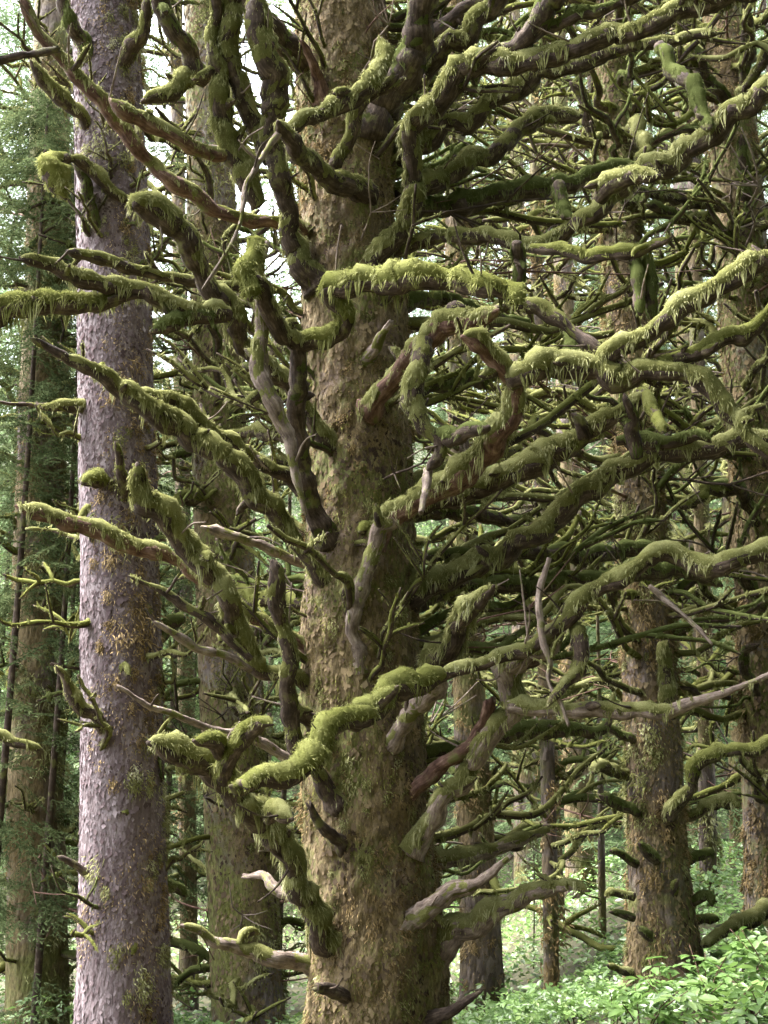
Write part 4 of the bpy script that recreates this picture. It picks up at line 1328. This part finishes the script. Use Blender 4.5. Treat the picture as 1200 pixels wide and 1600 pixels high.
# far trunks that can be told apart
FARS = [
    ('thin mossy trunk thick with branches, behind the gap right of the big spruce', 13.6, [(862, 1560, 12), (858, 1300, 12), (850, 1000, 11), (842, 600, 10), (835, 200, 8), (830, -60, 7)], 130),
    ('thin mossy trunk thick with branches, between the two right-hand spruces', 14.6, [(1108, 1500, 14), (1104, 1200, 13), (1096, 800, 12), (1086, 400, 11), (1078, -60, 9)], 130),
    ('mossy trunk behind the hollow, left of the stub-studded spruce', 19.0, [(908, 1400, 23), (905, 1300, 22), (898, 1100, 20), (890, 800, 18), (880, 400, 15), (870, 0, 12)], 110),
    ('yellow-green mossed trunk near the right edge, standing among the shrubs', 18.5, [(1168, 1420, 27), (1165, 1300, 24), (1160, 1100, 23), (1150, 800, 21), (1140, 500, 18), (1130, 0, 14)], 110),
    ('thin dark young spruce standing in the hollow', 16.5, [(876, 1510, 9), (873, 1400, 8.5), (866, 1200, 7), (858, 1000, 5), (850, 800, 3)], 60),
    ('bare dead sapling with whorls of short mossy twigs beside the stub-studded spruce', 15.0, [(942, 1490, 6), (940, 1350, 5.5), (938, 1200, 4.5), (936, 1050, 3)], 55),
    ('slim mossy trunk close behind the grey barked one, on its left', 15.5, [(296, 1560, 14), (292, 1200, 13), (286, 800, 12), (280, 400, 11), (276, -60, 9)], 90),
    ('slim mossy trunk in the gap right of the big mossy spruce, far back', 22.0, [(824, 1440, 20), (820, 1200, 19), (815, 800, 17), (806, 300, 13), (800, -50, 11)], 120),
    ('slim mossy trunk close behind the stub-studded spruce', 23.0, [(1092, 1400, 20), (1088, 1200, 19), (1080, 800, 17), (1066, 300, 14), (1056, -50, 12)], 120),
]
THIN = [i for i, f in enumerate(FARS) if 'young' in f[0] or 'sapling' in f[0]]
for i, (lab, Y, rows_, nb) in enumerate(FARS):
    t, trk, B_, pp, rd, G, nn = tree(lab, Y, rows_, BARK_FAR, 90 + i, 28, None, .05, .02, .1, 5 if i not in THIN else 1.5, step=.12)
    if i not in THIN:
        obj('moss', trunk_tufts('moss', G, nn, 170 + i, 220, .08, None, .5, .018, 26), MOSS['f' if i % 2 else 't'], trk)
    z1 = pp[-1][2] - .4
    stud_branches(t, B_, pp, rd, pp[0][2] + (.6 if i in THIN else 1.5), min(z1, 17), nb, .3 if i in THIN else .7, 1.1 if i in THIN else 2.4, rr, thick=.45 if i in THIN else 1.2, far=True, twigs=.15)
    if i not in THIN:
        obj('crown', far_crown(i), None, t) if Y > 16 else None



# distant conifers filling the slope behind
FAR_CROWN = [crown('crown', 540, .4, 27, 3.9, .6, 2.0, 60 + i, SPRAYS_COARSE) for i in range(3)]
for c_ in FAR_CROWN:
    c_.materials.append(NEEDLE_PALE)
ft = []
rf = random.Random(21)
trunk_far = None
for row, (Y, n) in enumerate(((29, 9), (35, 11), (43, 13), (53, 15))):
    for i in range(n):
        half = Y * .42
        x = -half + 2 * half * (i + rf.uniform(.2, .8)) / n
        y = Y + rf.uniform(-2.5, 2.5)
        g = float(ground_z(x, y))
        t = thing('distant_conifer', 'distant conifer on the slope, its pale foliage seen through the mossy branches', 'tree', (x, y, g), 'distant conifers behind the mossy trees')
        if trunk_far is None:
            P = np.array([[0, 0, -.4], [.1, 0, 13], [0, 0, 27]])
            trunk_far, _, _ = trunk_mesh('trunk', P, np.array([.15, .11, .03]), (0, 0, 0), 230, 12, .8, .05, .02, 0)
            trunk_far.materials.append(WOOD)
        obj('trunk', trunk_far, None, t)
        obj('crown', FAR_CROWN[(i + row) % 3], None, t)
        s = rf.uniform(.85, 1.2)
        if abs(600 + FPX * x / y - 330) < 150:
            s *= .42                                # lower trees in the gap where the sky shows
        t.scale = (s, s, s)
        t.rotation_euler = (0, 0, rf.uniform(0, 6.28))


# ------------------------------------------------------------------ undergrowth
def leaflets(n, rng, size):
    """shape of one trifoliate leaf in its own plane, tip towards +X"""
    out_v, out_f = [], []
    for a, s, o in ((0, 1.0, .35), (1.15, .8, .1), (-1.15, .8, .1)):
        c, sn = math.cos(a), math.sin(a)
        shp = np.array([(0, 0, 0), (.35, .26, .05), (.75, .17, .03), (1, 0, -.08), (.75, -.17, .03), (.35, -.26, .05), (.5, 0, -.03)]) * s
        x = shp[:, 0] * c - shp[:, 1] * sn + o * (1 if a == 0 else .6)
        y = shp[:, 0] * sn + shp[:, 1] * c
        b0 = len(out_v) * 7
        out_v.append(np.stack([x, y, shp[:, 2]], 1))
        out_f.append(np.array([(6, 0, 5), (6, 5, 4), (6, 4, 3), (6, 3, 2), (6, 2, 1), (6, 1, 0)]) + b0)
    return np.vstack(out_v) * size, np.vstack(out_f)


LV, LF = leaflets(1, RNG, 1.0)


def scatter_leaves(P, rng, size, tone):
    """trifoliate leaves at points P, facing mostly upward"""
    n = len(P)
    az = rng.uniform(0, 2 * np.pi, n)
    nz = unit(np.stack([rng.normal(0, .45, n), rng.normal(-.15, .45, n), np.ones(n)], 1))
    ax = unit(np.stack([np.cos(az), np.sin(az), np.zeros(n)], 1))
    ax = unit(ax - nz * (ax * nz).sum(1, keepdims=True))
    ay = np.cross(nz, ax)
    s = (size * rng.uniform(.6, 1.3, n))[:, None, None]
    V = P[:, None, :] + s * (LV[None, :, 0:1] * ax[:, None] + LV[None, :, 1:2] * ay[:, None] + LV[None, :, 2:3] * nz[:, None])
    F = (np.arange(n)[:, None, None] * len(LV) + LF[None]).reshape(-1, 3)
    T = np.repeat(tone + rng.normal(0, .16, n), len(LV))
    return V.reshape(-1, 3), F, T


rng = np.random.default_rng(77)
def scatter_kites(P, rng, size, tone):
    n = len(P)
    az = rng.uniform(0, 2 * np.pi, n)
    nz = unit(np.stack([rng.normal(0, .5, n), rng.normal(-.2, .5, n), np.ones(n)], 1))
    ax = np.stack([np.cos(az), np.sin(az), np.zeros(n)], 1)
    ax = unit(ax - nz * (ax * nz).sum(1, keepdims=True))
    ay = np.cross(nz, ax)
    K = np.array([(0, 0, 0), (.4, .27, .05), (1, 0, -.1), (.4, -.27, .05)])
    s_ = (size * rng.uniform(.6, 1.4, n))[:, None, None]
    V = P[:, None, :] + s_ * (K[None, :, 0:1] * ax[:, None] + K[None, :, 1:2] * ay[:, None] + K[None, :, 2:3] * nz[:, None])
    F = (np.arange(n)[:, None, None] * 4 + np.array([[0, 1, 2], [0, 2, 3]])[None]).reshape(-1, 3)
    return V.reshape(-1, 3), F, np.repeat(tone + rng.normal(0, .16, n), 4)


def cover(n, y0, y1, pw, hmax):
    yy = y0 + (y1 - y0) * rng.random(n) ** pw
    xx = (rng.random(n) - .5) * 2 * (yy * .42 + .8)
    keep = ~((yy < 10.5) & (xx < .9)) & ((xx > .6) | (rng.random(n) < .45))
    xx, yy = xx[keep], yy[keep]
    q = np.stack([xx, yy, np.zeros(len(xx))], 1)
    hh = np.clip(.45 + .55 * noise(q * .55, 3), .1, 1.1) * np.sqrt(rng.random(len(xx)))
    return np.stack([xx, yy, ground_z(xx, yy) + .04 + hh * hmax], 1)


V, F, T = scatter_leaves(cover(9000, 8.8, 14, 1.0, .55), rng, .068, .36)
V2, F2, T2_ = scatter_kites(cover(72000, 11, 40, 1.1, .62), rng, .085, .40)
V, F, T = np.vstack([V, V2]), np.vstack([F, F2 + len(V)]), np.concatenate([T, T2_])
u = obj('undergrowth', mesh('undergrowth', V, [F], False, T), LEAF_FAR, None, 'stuff')
u['label'] = 'pale green leafy undergrowth covering the forest floor'
u['category'] = 'undergrowth'

# slope cover farther back
n = 26000
yy = 30 + 40 * rng.random(n)
xx = (rng.random(n) - .5) * 2 * (yy * .42 + 2)
P = np.stack([xx, yy, ground_z(xx, yy) + rng.random(n) * 1.4], 1)
V, F, T = scatter_kites(P, rng, .38, .45)
u = obj('slope_undergrowth', mesh('slope_undergrowth', V, [F], False, T), LEAF_FAR, None, 'stuff')
u['label'] = 'leafy cover on the slope behind the trees'
u['category'] = 'undergrowth'

# shrubs near by in the lower right corner: every leaf its own part
LEAF_ME = []
for i in range(4):
    me = mesh('leaf', LV * .10 * (1 + .1 * i), [LF], False, np.full(len(LV), .35 + .08 * i))
    me.materials.append(LEAF)
    LEAF_ME.append(me)
SHR = [(1000, 1590, 8.6), (1060, 1560, 8.8), (1120, 1560, 8.6), (1180, 1540, 8.9), (1040, 1530, 9.6), (1100, 1505, 9.7), (1160, 1490, 9.8), (1195, 1590, 8.2), (1130, 1600, 8.0), (1205, 1480, 9.4), (960, 1600, 9.4), (900, 1590, 10.4)]
SLAB = ['leafy shrub with trifoliate leaves at the bottom edge below the stub-studded spruce', 'leafy shrub close in front of the stub-studded spruce\'s right root', 'leafy shrub low in the corner, second from the right edge at the bottom',
        'tall leafy shrub against the right edge of the picture, low in the corner', 'leafy shrub hiding the foot of the stub-studded spruce', 'leafy shrub under the fallen mossy limb right of the stub-studded spruce',
        'leafy shrub behind the others, under the end of the fallen mossy limb', 'leafy shrub cut by the bottom right corner of the picture', 'leafy shrub at the very bottom, just left of the corner one',
        'leafy shrub highest up the right edge, below the fallen mossy limb', 'leafy shrub at the bottom edge left of the stub-studded spruce', 'leafy shrub at the bottom edge nearest the big mossy spruce']
rl_ = random.Random(3)
for i, (px_, py_, Y) in enumerate(SHR):
    p, _ = at(px_, py_, Y)
    g = float(ground_z(p[0], Y))
    t = thing('leafy_shrub', SLAB[i], 'shrub', (p[0], Y, g), 'leafy shrubs in the lower right corner')
    top = max(.35, p[2] - g + .12)
    for s in range(4):
        a = rl_.uniform(0, 6.28)
        e = np.array([math.cos(a) * rl_.uniform(.15, .4), math.sin(a) * rl_.uniform(.15, .4), top * rl_.uniform(.75, 1.05)])
        C = catmull(np.array([[0, 0, -.05, .007], [e[0] * .4, e[1] * .4, e[2] * .55, .005], [*e, .003]]), .06)
        V, F, tr, _ = tube(C[:, :3], lambda nn_, C=C: np.repeat(C[:, 3:4], nn_.shape[1], 1), 5)
        st = obj('stem', mesh('stem', V, [F, tr], True), WOOD_RED, t)
        for k in range(9):
            f = rl_.uniform(.35, 1.0)
            c = C[int(f * (len(C) - 1)), :3]
            lo = bpy.data.objects.new('leaf', rl_.choice(LEAF_ME))
            COL.objects.link(lo)
            lo.parent = st
            az = rl_.uniform(0, 6.28)
            lo.location = Vector(c) + Vector((math.cos(az) * .05, math.sin(az) * .05, rl_.uniform(0, .04)))
            lo.rotation_euler = (rl_.gauss(0, .35), rl_.uniform(-.1, .6), az)
            sc_ = rl_.uniform(.75, 1.25)
            lo.scale = (sc_, sc_, sc_)

# unseen forest behind and right of the viewpoint, added to cut sky fill
SHADE = crown('crown', 700, .5, 24, 3.4, .8, 2.4, 66, SPRAYS_BROAD)
SHADE.materials.append(NEEDLE)
rs = random.Random(8)
for i, (x, y) in enumerate([(7.8, 4), (9.8, 8.5), (6.3, -1), (10, 1), (3.5, -5), (.5, -6), (-3, -6.5), (12, 6), (7, -6), (3, -9), (-1, -10), (13, 13), (11, -3), (-6.5, -8), (-9, -4), (-5, -11)]):
    t = thing('spruce_tree', 'spruce added behind or to the right of the viewpoint to block light, out of view', 'tree', (x, y, float(ground_z(x, y))), 'spruces out of view')
    obj('trunk', trunk_far, None, t)
    obj('crown', SHADE, None, t)
    t.rotation_euler = (0, 0, rs.uniform(0, 6.28))
